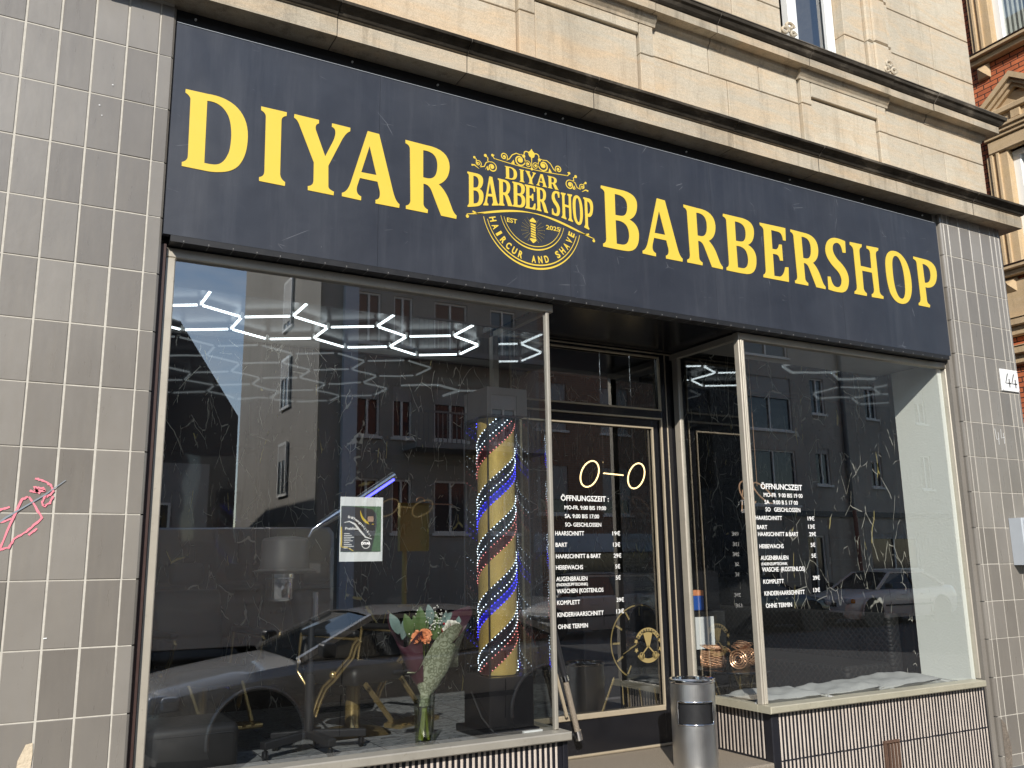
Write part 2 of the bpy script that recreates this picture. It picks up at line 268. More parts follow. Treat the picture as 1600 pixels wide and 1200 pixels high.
# ------------------------------------------------------------------ mesh builder
class MB:
    def __init__(s): s.v, s.f, s.mi = [], [], []; s.cur = 0
    def add(s, vs, fs):
        o = len(s.v); s.v += [tuple(p) for p in vs]
        for f in fs: s.f.append([o+i for i in f]); s.mi.append(s.cur)
        return s
    def box(s, x0, x1, y0, y1, z0, z1):
        vs = [(x, y, z) for x in (x0, x1) for y in (y0, y1) for z in (z0, z1)]
        return s.add(vs, [(0, 1, 3, 2), (4, 6, 7, 5), (0, 4, 5, 1), (2, 3, 7, 6), (0, 2, 6, 4), (1, 5, 7, 3)])
    def bbox(s, x0, x1, y0, y1, z0, z1, b):
        """box with chamfered front (-y) edges"""
        vs = [(x0, y1, z0), (x1, y1, z0), (x1, y1, z1), (x0, y1, z1), (x0, y0+b, z0), (x1, y0+b, z0), (x1, y0+b, z1), (x0, y0+b, z1),
              (x0+b, y0, z0+b), (x1-b, y0, z0+b), (x1-b, y0, z1-b), (x0+b, y0, z1-b)]
        fs = [(8, 9, 10, 11)]
        for i in range(4):
            j = (i+1) % 4; fs += [(4+i, 4+j, 8+j, 8+i), (i, j, 4+j, 4+i)]
        return s.add(vs, fs)
    def rbox(s, x0, x1, y0, y1, z0, z1, r, n=4):
        """rounded box (rounded in all directions) from a squashed sphere grid"""
        cx, cy, cz = (x0+x1)/2, (y0+y1)/2, (z0+z1)/2; hx, hy, hz = (x1-x0)/2-r, (y1-y0)/2-r, (z1-z0)/2-r
        rings = []
        sg = lambda v: 1 if v >= 0 else -1
        th = [(-90+90*k/n) for k in range(n+1)] + [90*k/n for k in range(n+1)]
        ph = []
        for q in range(4): ph += [(q*90+90*k/n) for k in range(n+1)]
        for i, t in enumerate(th):
            top = 1 if i > n else -1
            ring = []
            for k, p in enumerate(ph):
                q = k//(n+1); sx = 1 if q in (0, 3) else -1; sy = 1 if q in (0, 1) else -1
                ring.append((cx+sx*hx+r*math.cos(R(t))*math.cos(R(p)), cy+sy*hy+r*math.cos(R(t))*math.sin(R(p)), cz+top*hz+r*math.sin(R(t))))
            rings.append(ring)
        return s.loft(rings, True, True)
    def loft(s, rings, closed=True, caps=False):
        o = len(s.v); n = len(rings[0]); vs = [p for r in rings for p in r]; fs = []
        for i in range(len(rings)-1):
            for j in range(n if closed else n-1):
                k = (j+1) % n; fs.append((i*n+j, i*n+k, (i+1)*n+k, (i+1)*n+j))
        if caps: fs += [tuple(range(n))[::-1], tuple((len(rings)-1)*n+j for j in range(n))]
        return s.add(vs, fs)
    def lathe(s, prof, cx=0, cy=0, n=32, a0=0, a1=360):
        full = abs(a1-a0) >= 360; k = n if full else n+1
        return s.loft([[(cx+r*math.cos(R(a0+(a1-a0)*j/n)), cy+r*math.sin(R(a0+(a1-a0)*j/n)), z) for j in range(k)] for r, z in prof], full, False)
    def tube(s, pts, r, n=8, caps=True):
        pts = [Vector(p) for p in pts]; rr = r if isinstance(r, (list, tuple)) else [r]*len(pts)
        rings = []; prev = None
        for i, p in enumerate(pts):
            d = (pts[min(i+1, len(pts)-1)]-pts[max(i-1, 0)]).normalized()
            if prev is None:
                u = d.cross(Vector((0, 0, 1)));
                if u.length < .05: u = d.cross(Vector((1, 0, 0)))
            else: u = prev-d*prev.dot(d)
            u.normalize(); prev = u; w = d.cross(u)
            rings.append([p+u*rr[i]*math.cos(2*math.pi*j/n)+w*rr[i]*math.sin(2*math.pi*j/n) for j in range(n)])
        return s.loft(rings, True, caps)
    def bar(s, a, b, w, h, upv=(0, 0, 1)):
        a, b = Vector(a), Vector(b); d = (b-a).normalized(); u = d.cross(Vector(upv))
        if u.length < .05: u = d.cross(Vector((0, 1, 0)))
        u.normalize(); v = u.cross(d)
        ring = lambda p: [p+u*w/2+v*h/2, p-u*w/2+v*h/2, p-u*w/2-v*h/2, p+u*w/2-v*h/2]
        return s.loft([ring(a), ring(b)], True, True)
    def ball(s, c, r, n=10, m=7, sz=(1, 1, 1)):
        return s.loft([[(c[0]+sz[0]*max(r*math.sin(math.pi*i/m), 1e-4)*math.cos(2*math.pi*j/n), c[1]+sz[1]*max(r*math.sin(math.pi*i/m), 1e-4)*math.sin(2*math.pi*j/n), c[2]-sz[2]*r*math.cos(math.pi*i/m)) for j in range(n)] for i in range(m+1)], True, False)
    def quad(s, *p): return s.add(p, [tuple(range(len(p)))])
    def extr(s, prof, x0, x1, ax='x'):
        """closed profile of (y,z) pairs extruded along x (or (x,z) along y)"""
        f = (lambda t, a, b: (t, a, b)) if ax == 'x' else (lambda t, a, b: (a, t, b))
        return s.loft([[f(x0, a, b) for a, b in prof], [f(x1, a, b) for a, b in prof]], True, True)
    def wall(s, x0, x1, z0, z1, holes, y, t):
        """front face at y with rectangular holes, reveals t deep (towards +y for t>0)"""
        xs = sorted({x0, x1, *[h[0] for h in holes], *[h[1] for h in holes]}); zs = sorted({z0, z1, *[h[2] for h in holes], *[h[3] for h in holes]})
        for i in range(len(xs)-1):
            for j in range(len(zs)-1):
                cx, cz = (xs[i]+xs[i+1])/2, (zs[j]+zs[j+1])/2
                if any(h[0] < cx < h[1] and h[2] < cz < h[3] for h in holes): continue
                s.quad((xs[i], y, zs[j]), (xs[i+1], y, zs[j]), (xs[i+1], y, zs[j+1]), (xs[i], y, zs[j+1]))
        for a, b, c, d in holes:
            for p, q in (((a, c), (b, c)), ((b, c), (b, d)), ((b, d), (a, d)), ((a, d), (a, c))):
                s.quad((p[0], y, p[1]), (q[0], y, q[1]), (q[0], y+t, q[1]), (p[0], y+t, p[1]))
        return s
    def xf(s, M4, start=0):
        for i in range(start, len(s.v)): s.v[i] = tuple(M4 @ Vector(s.v[i]))
        return s
    def build(s, name, mats, parent=None, smooth=None, bevel=0):
        me = bpy.data.meshes.new(name); me.from_pydata(s.v, [], s.f)
        for k in (mats if isinstance(mats, (list, tuple)) else [mats]): me.materials.append(M[k])
        me.polygons.foreach_set('material_index', s.mi)
        import bmesh
        bm = bmesh.new(); bm.from_mesh(me); bmesh.ops.recalc_face_normals(bm, faces=bm.faces); bm.to_mesh(me); bm.free()
        o = bpy.data.objects.new(name, me); C.objects.link(o)
        if parent: o.parent = parent
        if smooth:
            for p in me.polygons: p.use_smooth = True
            try: me.set_sharp_from_angle(angle=R(smooth))
            except Exception: pass
        if bevel:
            b = o.modifiers.new('bevel', 'BEVEL'); b.width = bevel; b.segments = 2; b.limit_method = 'ANGLE'
        me.update(); return o

def empty(name, label, cat, loc=(0, 0, 0), rz=0, group=None):
    o = bpy.data.objects.new(name, None); C.objects.link(o); o.location = loc; o.rotation_euler = (0, 0, rz); o.empty_display_size = .1
    return tag(o, label, cat, group)
def tag(o, label, cat, group=None):
    o['label'] = label; o['category'] = cat
    if group: o['group'] = group
    return o
def struct(o): o['kind'] = 'structure'; return o
def copy_tree(o, parent=None):
    c = o.copy(); C.objects.link(c)
    if parent: c.parent = parent
    for ch in list(o.children): copy_tree(ch, c)
    return c

# ------------------------------------------------------------------ lettering
GL = json.loads(r'''{"D": [316, "0,998 344,1000 q593,1017 768,933 q989,816 1000,559 q1009,304 882,155 q788,48 574,16 q476,-2 362,0 13,3 10,54 q95,80 94,148 81,884 q70,924 0,950", "337,909 q548,933 658,797 q731,710 739,512 q737,328 699,265 q634,117 502,101 q421,93 346,97"], "I": [140, "0,1000 964,1000 961,948 q769,927 775,866 802,146 q830,77 1000,53 998,0 44,2 37,52 q223,70 221,147 189,876 q175,926 6,948"], "Y": [312, "2,1000 433,997 433,947 q363,926 381,852 561,511 702,760 q777,930 665,942 668,993 1000,989 997,938 q926,909 853,794 621,390 631,115 q627,69 732,51 728,0 277,4 275,58 q369,76 370,151 366,394 105,849 q63,934 0,949"], "A": [333, "418,1000 620,995 869,253 q921,79 1000,52 993,0 577,0 576,50 q669,72 648,179 606,309 298,312 258,202 q217,79 327,58 325,3 1,10 0,57 q94,83 147,231", "456,791 584,400 319,397"], "R": [320, "0,1000 393,992 q859,1006 863,747 q858,546 648,455 q758,399 836,279 902,157 q935,80 1000,48 995,0 695,5 506,343 q451,425 349,417 351,141 q345,76 438,54 432,3 21,5 20,53 q100,72 104,137 87,881 q80,937 1,951", "342,908 q614,930 621,740 q626,534 461,511 q407,504 344,511"], "B": [290, "9,1000 503,999 q1001,1013 985,800 q971,608 754,532 q1015,480 1000,290 q981,34 679,3 q526,-9 8,0 11,50 q96,69 100,134 101,886 q98,932 0,952", "375,909 q714,924 707,743 q705,582 535,565 q458,559 370,561", "371,473 q740,502 728,257 q711,105 533,90 q442,88 375,88"], "E": [255, "0,992 998,1000 977,762 869,758 q858,895 690,899 431,903 423,556 562,559 q661,581 699,665 806,671 805,375 688,368 q666,468 546,467 427,466 419,65 624,68 q796,95 873,265 1000,273 973,3 0,0 8,50 q105,76 107,143 136,866 q121,922 7,943"], "S": [231, "1000,981 977,761 829,755 q797,922 590,915 q382,895 369,789 q363,683 575,596 q1066,439 1000,235 q925,19 583,0 q291,-13 0,12 18,248 145,253 q197,78 399,83 q615,88 654,207 q687,326 392,429 q-22,579 23,757 q108,964 493,1000 q729,1010 1000,981"], "H": [331, "9,989 417,995 399,939 q311,915 309,830 306,565 674,562 683,855 q683,928 573,938 579,992 990,1000 976,946 q881,924 877,855 879,151 q879,79 1000,56 991,5 596,0 597,55 q696,83 696,155 681,478 341,478 335,150 q336,79 428,53 418,0 10,0 18,48 q114,78 112,160 109,840 q100,912 0,934"], "O": [292, "297,1000 q35,945 0,707 q-33,384 72,175 q225,-41 586,0 q928,49 1000,366 q1043,670 877,853 q665,1055 297,1000", "431,916 q299,888 276,712 q247,413 312,248 q400,73 556,95 q690,125 721,313 q747,614 676,756 q589,941 431,916"], "P": [277, "7,1000 439,995 q1078,1011 1000,705 q920,435 489,404 408,411 412,138 q408,75 531,55 506,0 20,2 27,53 q131,75 136,163 131,873 q118,935 0,948", "391,890 q750,886 709,676 q666,505 407,498"]}''')
def qpath(s):
    P = []
    for t in s.split():
        q = t[0] == 'q'; x, y = t.lstrip('q').split(','); P.append((float(x)/1000, float(y)/1000, q))
    out = []; n = len(P)
    for i, (x, y, q) in enumerate(P):
        if not q: out.append((x, y)); continue
        a = P[i-1]; b = P[(i+1) % n]
        for k in range(1, 8):
            t = k/8; out.append(((1-t)**2*a[0]+2*t*(1-t)*x+t*t*b[0], (1-t)**2*a[1]+2*t*(1-t)*y+t*t*b[1]))
    return [p for i, p in enumerate(out) if i == 0 or abs(p[0]-out[i-1][0])+abs(p[1]-out[i-1][1]) > 1e-5]
def fill(conts, ext=.001):
    cu = bpy.data.curves.new('tmp', 'CURVE'); cu.dimensions = '2D'; cu.fill_mode = 'BOTH'; cu.extrude = ext
    for c in conts:
        sp = cu.splines.new('POLY'); sp.points.add(len(c)-1); sp.use_cyclic_u = True
        for i, (x, y) in enumerate(c): sp.points[i].co = (x, y, 0, 1)
    return grab(cu)
def grab(cu):
    o = bpy.data.objects.new('tmp', cu); C.objects.link(o); me = o.to_mesh()
    v = [tuple(p.co) for p in me.vertices]; f = [tuple(p.vertices) for p in me.polygons]
    o.to_mesh_clear(); bpy.data.objects.remove(o); bpy.data.curves.remove(cu); return v, f
def glyph(mb, ch, quad, y, ext=.0012):
    """glyph into the quad (TL,TR,BR,BL) of (x,z)"""
    TL, TR, BR, BL = quad
    def mp(p):
        u, v = p
        return tuple((BL[i]*(1-u)+BR[i]*u)*(1-v)+(TL[i]*(1-u)+TR[i]*u)*v for i in (0, 1))
    v, f = fill([[mp(p) for p in qpath(c)] for c in GL[ch][1:]], ext)
    mb.add([(a, y-z, b) for a, b, z in v], f); return mb
def text(mb, s, x, z, h, w=None, y=0, bold=.02, ext=.0006, flip=1, mapf=None):
    """builtin font text, cap height h, baseline at (x,z), squeezed to width w"""
    cu = bpy.data.curves.new('tmp', 'FONT'); cu.body = s; cu.offset = bold; cu.extrude = .001; cu.resolution_u = 3
    v, f = grab(cu)
    if not v: return mb
    x0 = min(p[0] for p in v); x1 = max(p[0] for p in v); sz = h/.70; sx = (w/(x1-x0)) if w else sz
    out = []
    for a, b, c in v:
        X, Z, D = (a-x0)*sx, b*sz, (ext if c > 0 else 0)
        out.append(mapf(X, Z, D) if mapf else (x+flip*X, y-D, z+Z))
    mb.add(out, f); return mb
def ribbon(mb, pts, w, y, dz=.0008):
    """flat ribbon in the xz plane; w scalar or list"""
    n = len(pts); ws = w if isinstance(w, (list, tuple)) else [w]*n; L, Rr = [], []
    for i in range(n):
        a, b = pts[max(i-1, 0)], pts[min(i+1, n-1)]; dx, dzz = b[0]-a[0], b[1]-a[1]; l = math.hypot(dx, dzz) or 1
        nx, nz_ = -dzz/l, dx/l; L.append((pts[i][0]+nx*ws[i]/2, pts[i][1]+nz_*ws[i]/2)); Rr.append((pts[i][0]-nx*ws[i]/2, pts[i][1]-nz_*ws[i]/2))
    for i in range(n-1): mb.quad((L[i][0], y, L[i][1]), (L[i+1][0], y, L[i+1][1]), (Rr[i+1][0], y, Rr[i+1][1]), (Rr[i][0], y, Rr[i][1]))
    return mb
def arc(cx, cz, r, a0, a1, n=40): return [(cx+r*math.cos(R(a0+(a1-a0)*i/n)), cz+r*math.sin(R(a0+(a1-a0)*i/n))) for i in range(n+1)]
def disc(mb, cx, cz, r, y, n=14): return mb.quad(*[(cx+r*math.cos(2*math.pi*i/n), y, cz+r*math.sin(2*math.pi*i/n)) for i in range(n)])

# ================================================================== GROUND
mb = MB(); mb.quad((-150, -150, GZ-.13), (200, -150, GZ-.13), (200, 200, GZ-.13), (-150, 200, GZ-.13))
struct(mb.build('road', 'road'))
mb = MB(); mb.box(-60, 10.5, -2.75, 14, GZ-.4, GZ)
struct(mb.build('pavement', 'pave'))
mb = MB()
for i in range(70): mb.box(-60+i, -60+i+.994, -2.9, -2.754, GZ-.4, GZ+.002)
struct(mb.build('kerb', 'kerb', bevel=.01))
mb = MB(); mb.box(-60, 60, -30, -15.6, GZ-.4, GZ-.002)
struct(mb.build('far_pavement', 'pave'))
mb = MB(); mb.box(12.0, 40, -3, 40, GZ-.4, GZ-.001)
struct(mb.build('side_street_pavement', 'pave'))

# ================================================================== OUR BUILDING
B = empty('corner_building', 'sandstone corner building whose ground floor is faced with taupe tiles', 'building', (3.5, .5, GZ))
B.location = (0, 0, 0)
ST_Y = .05; XR = 7.42           # stone wall plane and its free right corner
# --- stone wall between the cornices and above (one mesh, blocks with open joints)
mb = MB()
def blk(x0, x1, z0, z1, y=ST_Y, g=.0035, b=.004): mb.bbox(x0+g, x1-g, y, y+.25, z0+g, z1-g, b)
def course(z0, z1, xs, y=ST_Y):
    for a, b in zip(xs, xs[1:]): blk(a, b, z0, z1, y)
PA, PB = (2.56, 3.65), (5.09, 6.09)      # the two projecting panels under the upper windows
course(2.93, 3.475, [-3, -1.9, -.8, .3, 1.4, 2.56]); course(3.475, 3.752, [-3, -2.2, -1.2, -.2, .9, 1.8, 2.56])
course(2.93, 3.48, [3.65, 4.35, 5.09]); course(3.48, 3.752, [3.65, 4.18, 4.68, 5.09])
course(2.93, 3.47, [6.09, 6.856, XR]); course(3.47, 3.752, [6.09, 6.535, XR])
for a, b in (PA, PB):
    f = .125 if a < 4 else .115
    blk(a, a+f, 2.93, 3.48, ST_Y-.03); blk(a, a+f, 3.48, 3.752, ST_Y-.03)
    blk(b-f, b, 2.93, 3.45, ST_Y-.03); blk(b-f, b, 3.45, 3.752, ST_Y-.03)
    blk(a+f, b-f, 3.60 if a < 4 else 3.555, 3.752, ST_Y-.03); blk(a+f, b-f, 2.93, 3.60 if a < 4 else 3.555, ST_Y-.012, .010, .006)
# first-floor wall: window openings 1 and 2
WIN = [(4.97, 5.70), (2.75, 3.55), (.3, 1.1)]
zz = [3.88, 4.27, 4.70, 5.15, 5.6, 6.2]
for i, (z0, z1) in enumerate(zip(zz, zz[1:])):
    o = .28*(i % 2)
    course(z0, z1, [-3, -2+o, -1+o, -.1, .3]); course(z0, z1, [1.1, 1.55+o, 2.1+o, 2.75]); course(z0, z1, [3.55, 3.9+o/2, 4.45+o/2, 4.97])
    course(z0, z1, [5.70, 5.95]); course(z0, z1, [6.25, 6.62+.25*(i % 2), XR])
    mb.bbox(5.952, 6.25, ST_Y-.035, ST_Y+.2, z0+.003, z1-.003, .012)       # moulded strip beside the window
    mb.bbox(6.01, 6.19, ST_Y-.055, ST_Y-.03, z0+.003, z1-.003, .012)
mb.cur = 1
for x0, x1 in ((-3, .28), (1.12, 2.73), (3.57, 4.95), (5.72, XR-.01)): mb.box(x0, x1, ST_Y+.02, ST_Y+.5, 3.7, 6.2)
mb.box(-3, XR-.01, ST_Y+.02, ST_Y+.5, 2.84, 3.7)
mb.box(-3, XR, ST_Y, ST_Y+.5, 6.2, 12)
mb.box(XR-.5, XR-.006, ST_Y+.02, 13, 2.84, 12); mb.box(-3, -2.6, ST_Y+.02, 13, -1.55, 12); mb.box(-2.6, XR-.5, 12.5, 13, 2.2, 12); mb.box(-2.6, XR-.5, .5, 12.5, 11.8, 12)
mb.build('stone_wall', ['stone', 'joint'], B)
# scroll ornaments at the window sill
for cx, s in ((6.16, 1), (5.0, -1)):
    mb = MB()
    for dx, dz, r in ((.0, .0, .05), (.055*s, -.05, .045), (-.03*s, -.06, .035)):
        mb.tube([(cx+dx+r*math.cos(a)*(1-k*.045), ST_Y-.055, 4.09+dz+r*.7*math.sin(a)*(1-k*.045)) for k, a in enumerate([i*.5 for i in range(15)])], .013, 6)
    mb.bbox(cx-.09, cx+.09, ST_Y-.05, ST_Y+.05, 3.96, 4.01, .012)
    mb.build('scroll_ornament', 'stone', B, smooth=50)
# --- cornices
def cornice(name, prof, x0, x1, segs, soots, jx):
    """prof: list of (y,z) from lower wall up; segs: material index for each profile edge; blocks split at jx with mitred return on the right end"""
    mb = MB(); n = len(prof)
    xs = [x0]+[x for x in jx if x0 < x < x1]+[x1]
    for a, b in zip(xs, xs[1:]):
        last = b == x1; jit = random.uniform(-.003, .003); g = .0025
        for i in range(n-1):
            (ya, za), (yb, zb) = prof[i], prof[i+1]; mb.cur = segs[i]
            ea = (ST_Y-ya) if last else -g; eb = (ST_Y-yb) if last else -g
            mb.quad((a+g, ya+jit, za), (b+ea, ya+jit, za), (b+eb, yb+jit, zb), (a+g, yb+jit, zb))
            if last: mb.quad((b+ea, ya+jit, za), (b+ea, 6, za), (b+eb, 6, zb), (b+eb, yb+jit, zb))
        mb.cur = 2
        mb.quad(*[(a+g, y+jit, z) for y, z in prof])
        if not last: mb.quad(*[(b-g, y+jit, z) for y, z in prof])
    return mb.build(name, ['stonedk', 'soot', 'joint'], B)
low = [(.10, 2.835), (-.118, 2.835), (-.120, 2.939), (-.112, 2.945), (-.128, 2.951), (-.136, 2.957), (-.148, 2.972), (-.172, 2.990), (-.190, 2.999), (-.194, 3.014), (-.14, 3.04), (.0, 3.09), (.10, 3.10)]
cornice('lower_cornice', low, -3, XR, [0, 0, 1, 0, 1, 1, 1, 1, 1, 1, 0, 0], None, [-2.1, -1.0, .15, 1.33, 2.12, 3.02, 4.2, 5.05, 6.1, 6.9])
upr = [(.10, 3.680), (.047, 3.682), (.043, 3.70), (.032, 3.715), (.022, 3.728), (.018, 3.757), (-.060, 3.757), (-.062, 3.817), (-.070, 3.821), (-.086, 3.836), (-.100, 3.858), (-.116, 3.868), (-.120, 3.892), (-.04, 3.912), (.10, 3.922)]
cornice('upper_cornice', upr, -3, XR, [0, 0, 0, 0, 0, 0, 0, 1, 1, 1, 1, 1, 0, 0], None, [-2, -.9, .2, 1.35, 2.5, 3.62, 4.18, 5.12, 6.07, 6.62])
# bed mould stepping forward over the two panels
for a, b in (PA, PB): mb = MB(); mb.extr([(.05, 3.678), (.014, 3.680), (.010, 3.70), (-.002, 3.715), (-.012, 3.728), (-.016, 3.7565), (.05, 3.7565)], a-.015, b+.015); mb.build('bed_moulding', 'stonedk', B)
mb = MB(); mb.extr([(-.124, 3.893), (-.124, 3.899), (.04, 3.930), (.04, 3.923), (-.04, 3.914)], -3, XR+.175); mb.build('cornice_flashing', 'joint', B)
# --- first-floor windows: frame > pane, sash
for wi, (x0, x1) in enumerate(WIN):
    mb = MB(); y = ST_Y+.09
    for a, b, c, d in ((x0, x1, 3.87, 3.93), (x0, x1, 5.6, 5.68), (x0, x0+.06, 3.93, 5.6), (x1-.07, x1, 3.93, 5.6), ((x0+x1)/2-.17 if wi == 0 else (x0+x1)/2-.045, (x0+x1)/2-.07 if wi == 0 else (x0+x1)/2+.045, 3.93, 5.6)):
        mb.bbox(a, b, y, y+.07, c, d, .008)
    fr = mb.build('window', 'wframe', B)
    mb = MB()
    if wi == 0: mb.quad((x0+.28, y+.03, 3.93), (x1-.07, y+.03, 3.93), (x1-.07, y+.03, 5.6), (x0+.28, y+.03, 5.6))
    else: mb.quad((x0+.06, y+.03, 3.93), (x1-.07, y+.03, 3.93), (x1-.07, y+.03, 5.6), (x0+.06, y+.03, 5.6))
    mb.build('pane', 'glass', fr)
    mb = MB()
    for k in range(3): mb.bbox(x1-.11+.013*k, x1-.10+.013*k, y-.012-.008*k, y+.02, 3.93, 5.6, .003)
    mb.build('sash', 'wframe', fr)
    mb = MB(); mb.box(x0-.3, x1+.3, y+.9, y+.95, 3.7, 6); mb.build('room_backing', 'soffit', fr)
# --- tiled pillars
def pillar(x_edges, z_top, th, rows, ret, name):
    mb = MB(); g = .0042
    zs = [z_top-th*j for j in range(rows)]
    for a, b in zip(x_edges, x_edges[1:]):
        for z1, z0 in zip(zs, zs[1:]):
            z0 = max(z0, GZ)
            if z1 <= GZ: continue
            j = random.uniform(-.0012, .0012)
            mb.bbox(a+g, b-g, -.006+j, .012, z0+g*.5, z1-g*.5, .003)
    for z1, z0 in zip(zs, zs[1:]):         # edge tiles returning into the reveal
        z0 = max(z0, GZ)
        if z1 <= GZ: continue
        for xe, sgn, dep in ret:
            ww = .034 if xe > 1 else .072
            prof = [(0, .012), (0, -.003), (.003*sgn, -.006), ((ww-.014)*sgn, -.005), ((ww-.004)*sgn, .002), (ww*sgn, .012), (ww*sgn, dep)]
            mb.loft([[(xe+dx, y, z0+.003) for dx, y in prof], [(xe+dx, y, z1-.003) for dx, y in prof]], False)
    mb.cur = 1
    mb.box(x_edges[0]-.026 if x_edges[0] > 1 else x_edges[0], x_edges[-1]+(.026 if x_edges[0] > 1 else .060), -.0028, .3, GZ, 2.84)
    return mb.build(name, ['tile', 'grout'], B)
tw = .1465
pl = pillar([-.136+tw*i for i in range(-14, 5)], 2.533+.286, .286, 18, [(.4525, 1, .10)], 'tiled_pillar')
pr_edges = [6.64, 6.70, 6.845, 6.99, 7.135, 7.28, 7.345, 7.40]
pillar(pr_edges, 2.4734+.2813*2, .2813, 18, [(6.636, -1, .10), (7.404, 1, .30)], 'tiled_pillar')
mb = MB(); mb.box(.527, .551, .035, .2, -1.5, 1.56); mb.build('brown_seal_strip', 'brown', B)
mb = MB(); mb.box(6.553, 6.602, .03, .2, GZ, 2.83); mb.build('reveal_strip', 'tile', B)
# chipped mortar and graffiti on the left pillar, chalk on the right one
mb = MB()
mb.add([(x, -.0085, z) for x, z in ((.10, -.84), (.105, -.76), (.13, -.70), (.155, -.695), (.158, -.74), (.152, -.84), (.15, -.93), (.11, -.93))], [tuple(range(8))]); mb.build('mortar_patch', 'chip', B)
mb = MB()
for pts in ([(-.03, .10), (.03, .30), (.055, .315)], [(.06, .315), (.115, .225), (.06, .165), (.02, .14), (.0, .10), (-.06, .08)], [(.06, .34), (.09, .335), (.075, .355), (.11, .352), (.12, .34), (.075, .345), (.1, .33)], [(.075, .395), (.11, .385), (.14, .365), (.15, .34), (.13, .318), (.118, .315), (.11, .29), (.12, .275), (.14, .29), (.15, .32)], [(.07, .15), (.10, .18)], [(-.06, .25), (-.01, .27)], [(-.05, .20), (.0, .22)]):
    P = []
    for a, b in zip(pts, pts[1:]):
        for t in range(6): P.append((a[0]+(b[0]-a[0])*t/6+random.uniform(-.002, .002), a[1]+(b[1]-a[1])*t/6+random.uniform(-.002, .002)))
    P.append(pts[-1]); ribbon(mb, P, [random.uniform(.006, .011) for _ in P], -.0095)
mb.cur = 1; ribbon(mb, [(-.06, .19), (-.02, .225), (.05, .275), (.12, .325), (.195, .39)], [.007, .008, .006, .006, .003], -.0102)
mb.cur = 2
for x, z, w in ((.16, -.28, .014), (.20, 2.19, .006), (.25, 2.31, .007), (.215, 2.14, .004)): ribbon(mb, [(x, z), (x+w, z+.001)], .0045, -.0098)  # white sparkles on the glaze, painted as small flat marks
mb.build('graffiti_and_sparkles', ['pink', 'inkgrey', 'white'], B)
mb = MB()
for pts in ([(7.0, 1.03), (7.01, .94), (7.045, .95)], [(7.04, 1.0), (7.035, .90)], [(7.08, 1.03), (7.075, .955), (7.12, .965)], [(7.11, 1.0), (7.11, .91)]): ribbon(mb, pts, .005, -.0095)
mb.build('chalk_numeral', 'white', B)
mb = MB()     # broken tile corner at the foot of the right pillar
mb.add([(x, -.0085, z) for x, z in ((6.63, -1.20), (6.68, -1.24), (6.70, -1.32), (6.72, -1.42), (6.70, -1.55), (6.63, -1.55))], [tuple(range(6))]); mb.build('mortar_patch', 'rubble', B)
# --- shop floor shell
mb = MB()
mb.box(.25, 6.5, 4.1, 4.3, -1.3, 2.25); mb.box(.05, .25, .12, 4.3, -1.3, 2.25); mb.box(6.52, 6.6, .60, 4.3, -1.3, 2.25)
mb.build('marble_wall', 'marble', B)
mb = MB(); mb.box(.05, 6.6, .1, 4.3, 2.20, 2.3); mb.build('shop_ceiling', 'ceil', B)
mb = MB(); mb.box(.25, 6.5, 4.05, 4.1, 2.14, 2.2); mb.build('ceiling_coving', 'soffit', B)
mb = MB(); mb.box(.05, 6.6, .845, 4.3, -1.45, -1.25); mb.box(.05, 2.74, .70, .845, -1.45, -1.25); mb.box(4.36, 6.6, .70, .845, -1.45, -1.25); mb.build('shop_floor', 'floor', B)
mb = MB(); mb.box(.56, 2.73, .10, .60, -1.25, -.935); mb.box(4.37, 6.5, .10, .68, -1.25, -.935); mb.build('display_ledge', 'floor', B)
mb = MB(); mb.box(6.50, 6.55, .105, .54, -.935, 1.555); mb.build('stucco_wall', 'stucco', B)
mb = MB(); mb.box(.40, 2.74, .10, .70, 1.553, 2.199); mb.box(4.35, 6.5, .10, .66, 1.553, 2.199); mb.box(2.74, 4.35, .9, 1.0, 1.56, 2.199); mb.build('display_soffit', 'soffit', B)
mb = MB(); mb.box(.04, 6.6, .052, .10, 1.60, 2.83); mb.build('lintel', 'blackm', B)
mb = MB(); mb.box(2.74, 4.35, .06, .90, 1.562, 1.60); mb.build('porch_ceiling', 'black', B)
# --- ribbed base under the windows
def ribs(x0, x1, z0, z1, y, pitch=.034, axis='x', a0=0):
    k = int((x1-x0)/pitch)
    for i in range(k):
        x = x0+pitch*(i+.3)
        if abs(z0-(-1.262)) < .001 and axis == 'x' and 5.35 < x < 5.53: continue
        w = pitch*random.uniform(.40, .50); d = random.uniform(.0012, .0022); j = random.uniform(-.0015, .0015)
        pf = [(x, y), (x+w*.15, y-d*.8), (x+w*.5, y-d), (x+w*.85, y-d*.8), (x+w, y)]
        if axis == 'x': mb.loft([[(a, b, z0+j) for a, b in pf], [(a, b, z1+j) for a, b in pf]], False)
        else: mb.loft([[(b+a0, a, z0+j) for a, b in pf], [(b+a0, a, z1+j) for a, b in pf]], False)
mb = MB(); mb.cur = 0
ribs(4.40, 6.55, -1.252, -.968, .045); ribs(4.40, 6.55, GZ, -1.262, .045)
ribs(.075, .80, -1.245, -.968, 0, axis='y', a0=4.345); ribs(.075, .80, GZ, -1.262, 0, axis='y', a0=4.345)
mb.cur = 1; mb.box(4.345, 6.56, .045, .69, GZ, -.955)
mb.cur = 1; mb.bbox(4.335, 4.392, .033, .10, GZ, -.957, .006)
mb.cur = 2; mb.box(5.365, 5.375, .028, .05, GZ, -1.25); mb.box(5.51, 5.52, .028, .05, GZ, -1.25); mb.box(5.365, 5.52, .026, .05, -1.25, -1.235)
for k in range(4): mb.box(5.385+.032*k, 5.397+.032*k, .033, .05, GZ, -1.25)
mb.build('ribbed_base', ['cream', 'ribbk', 'rust'], B)
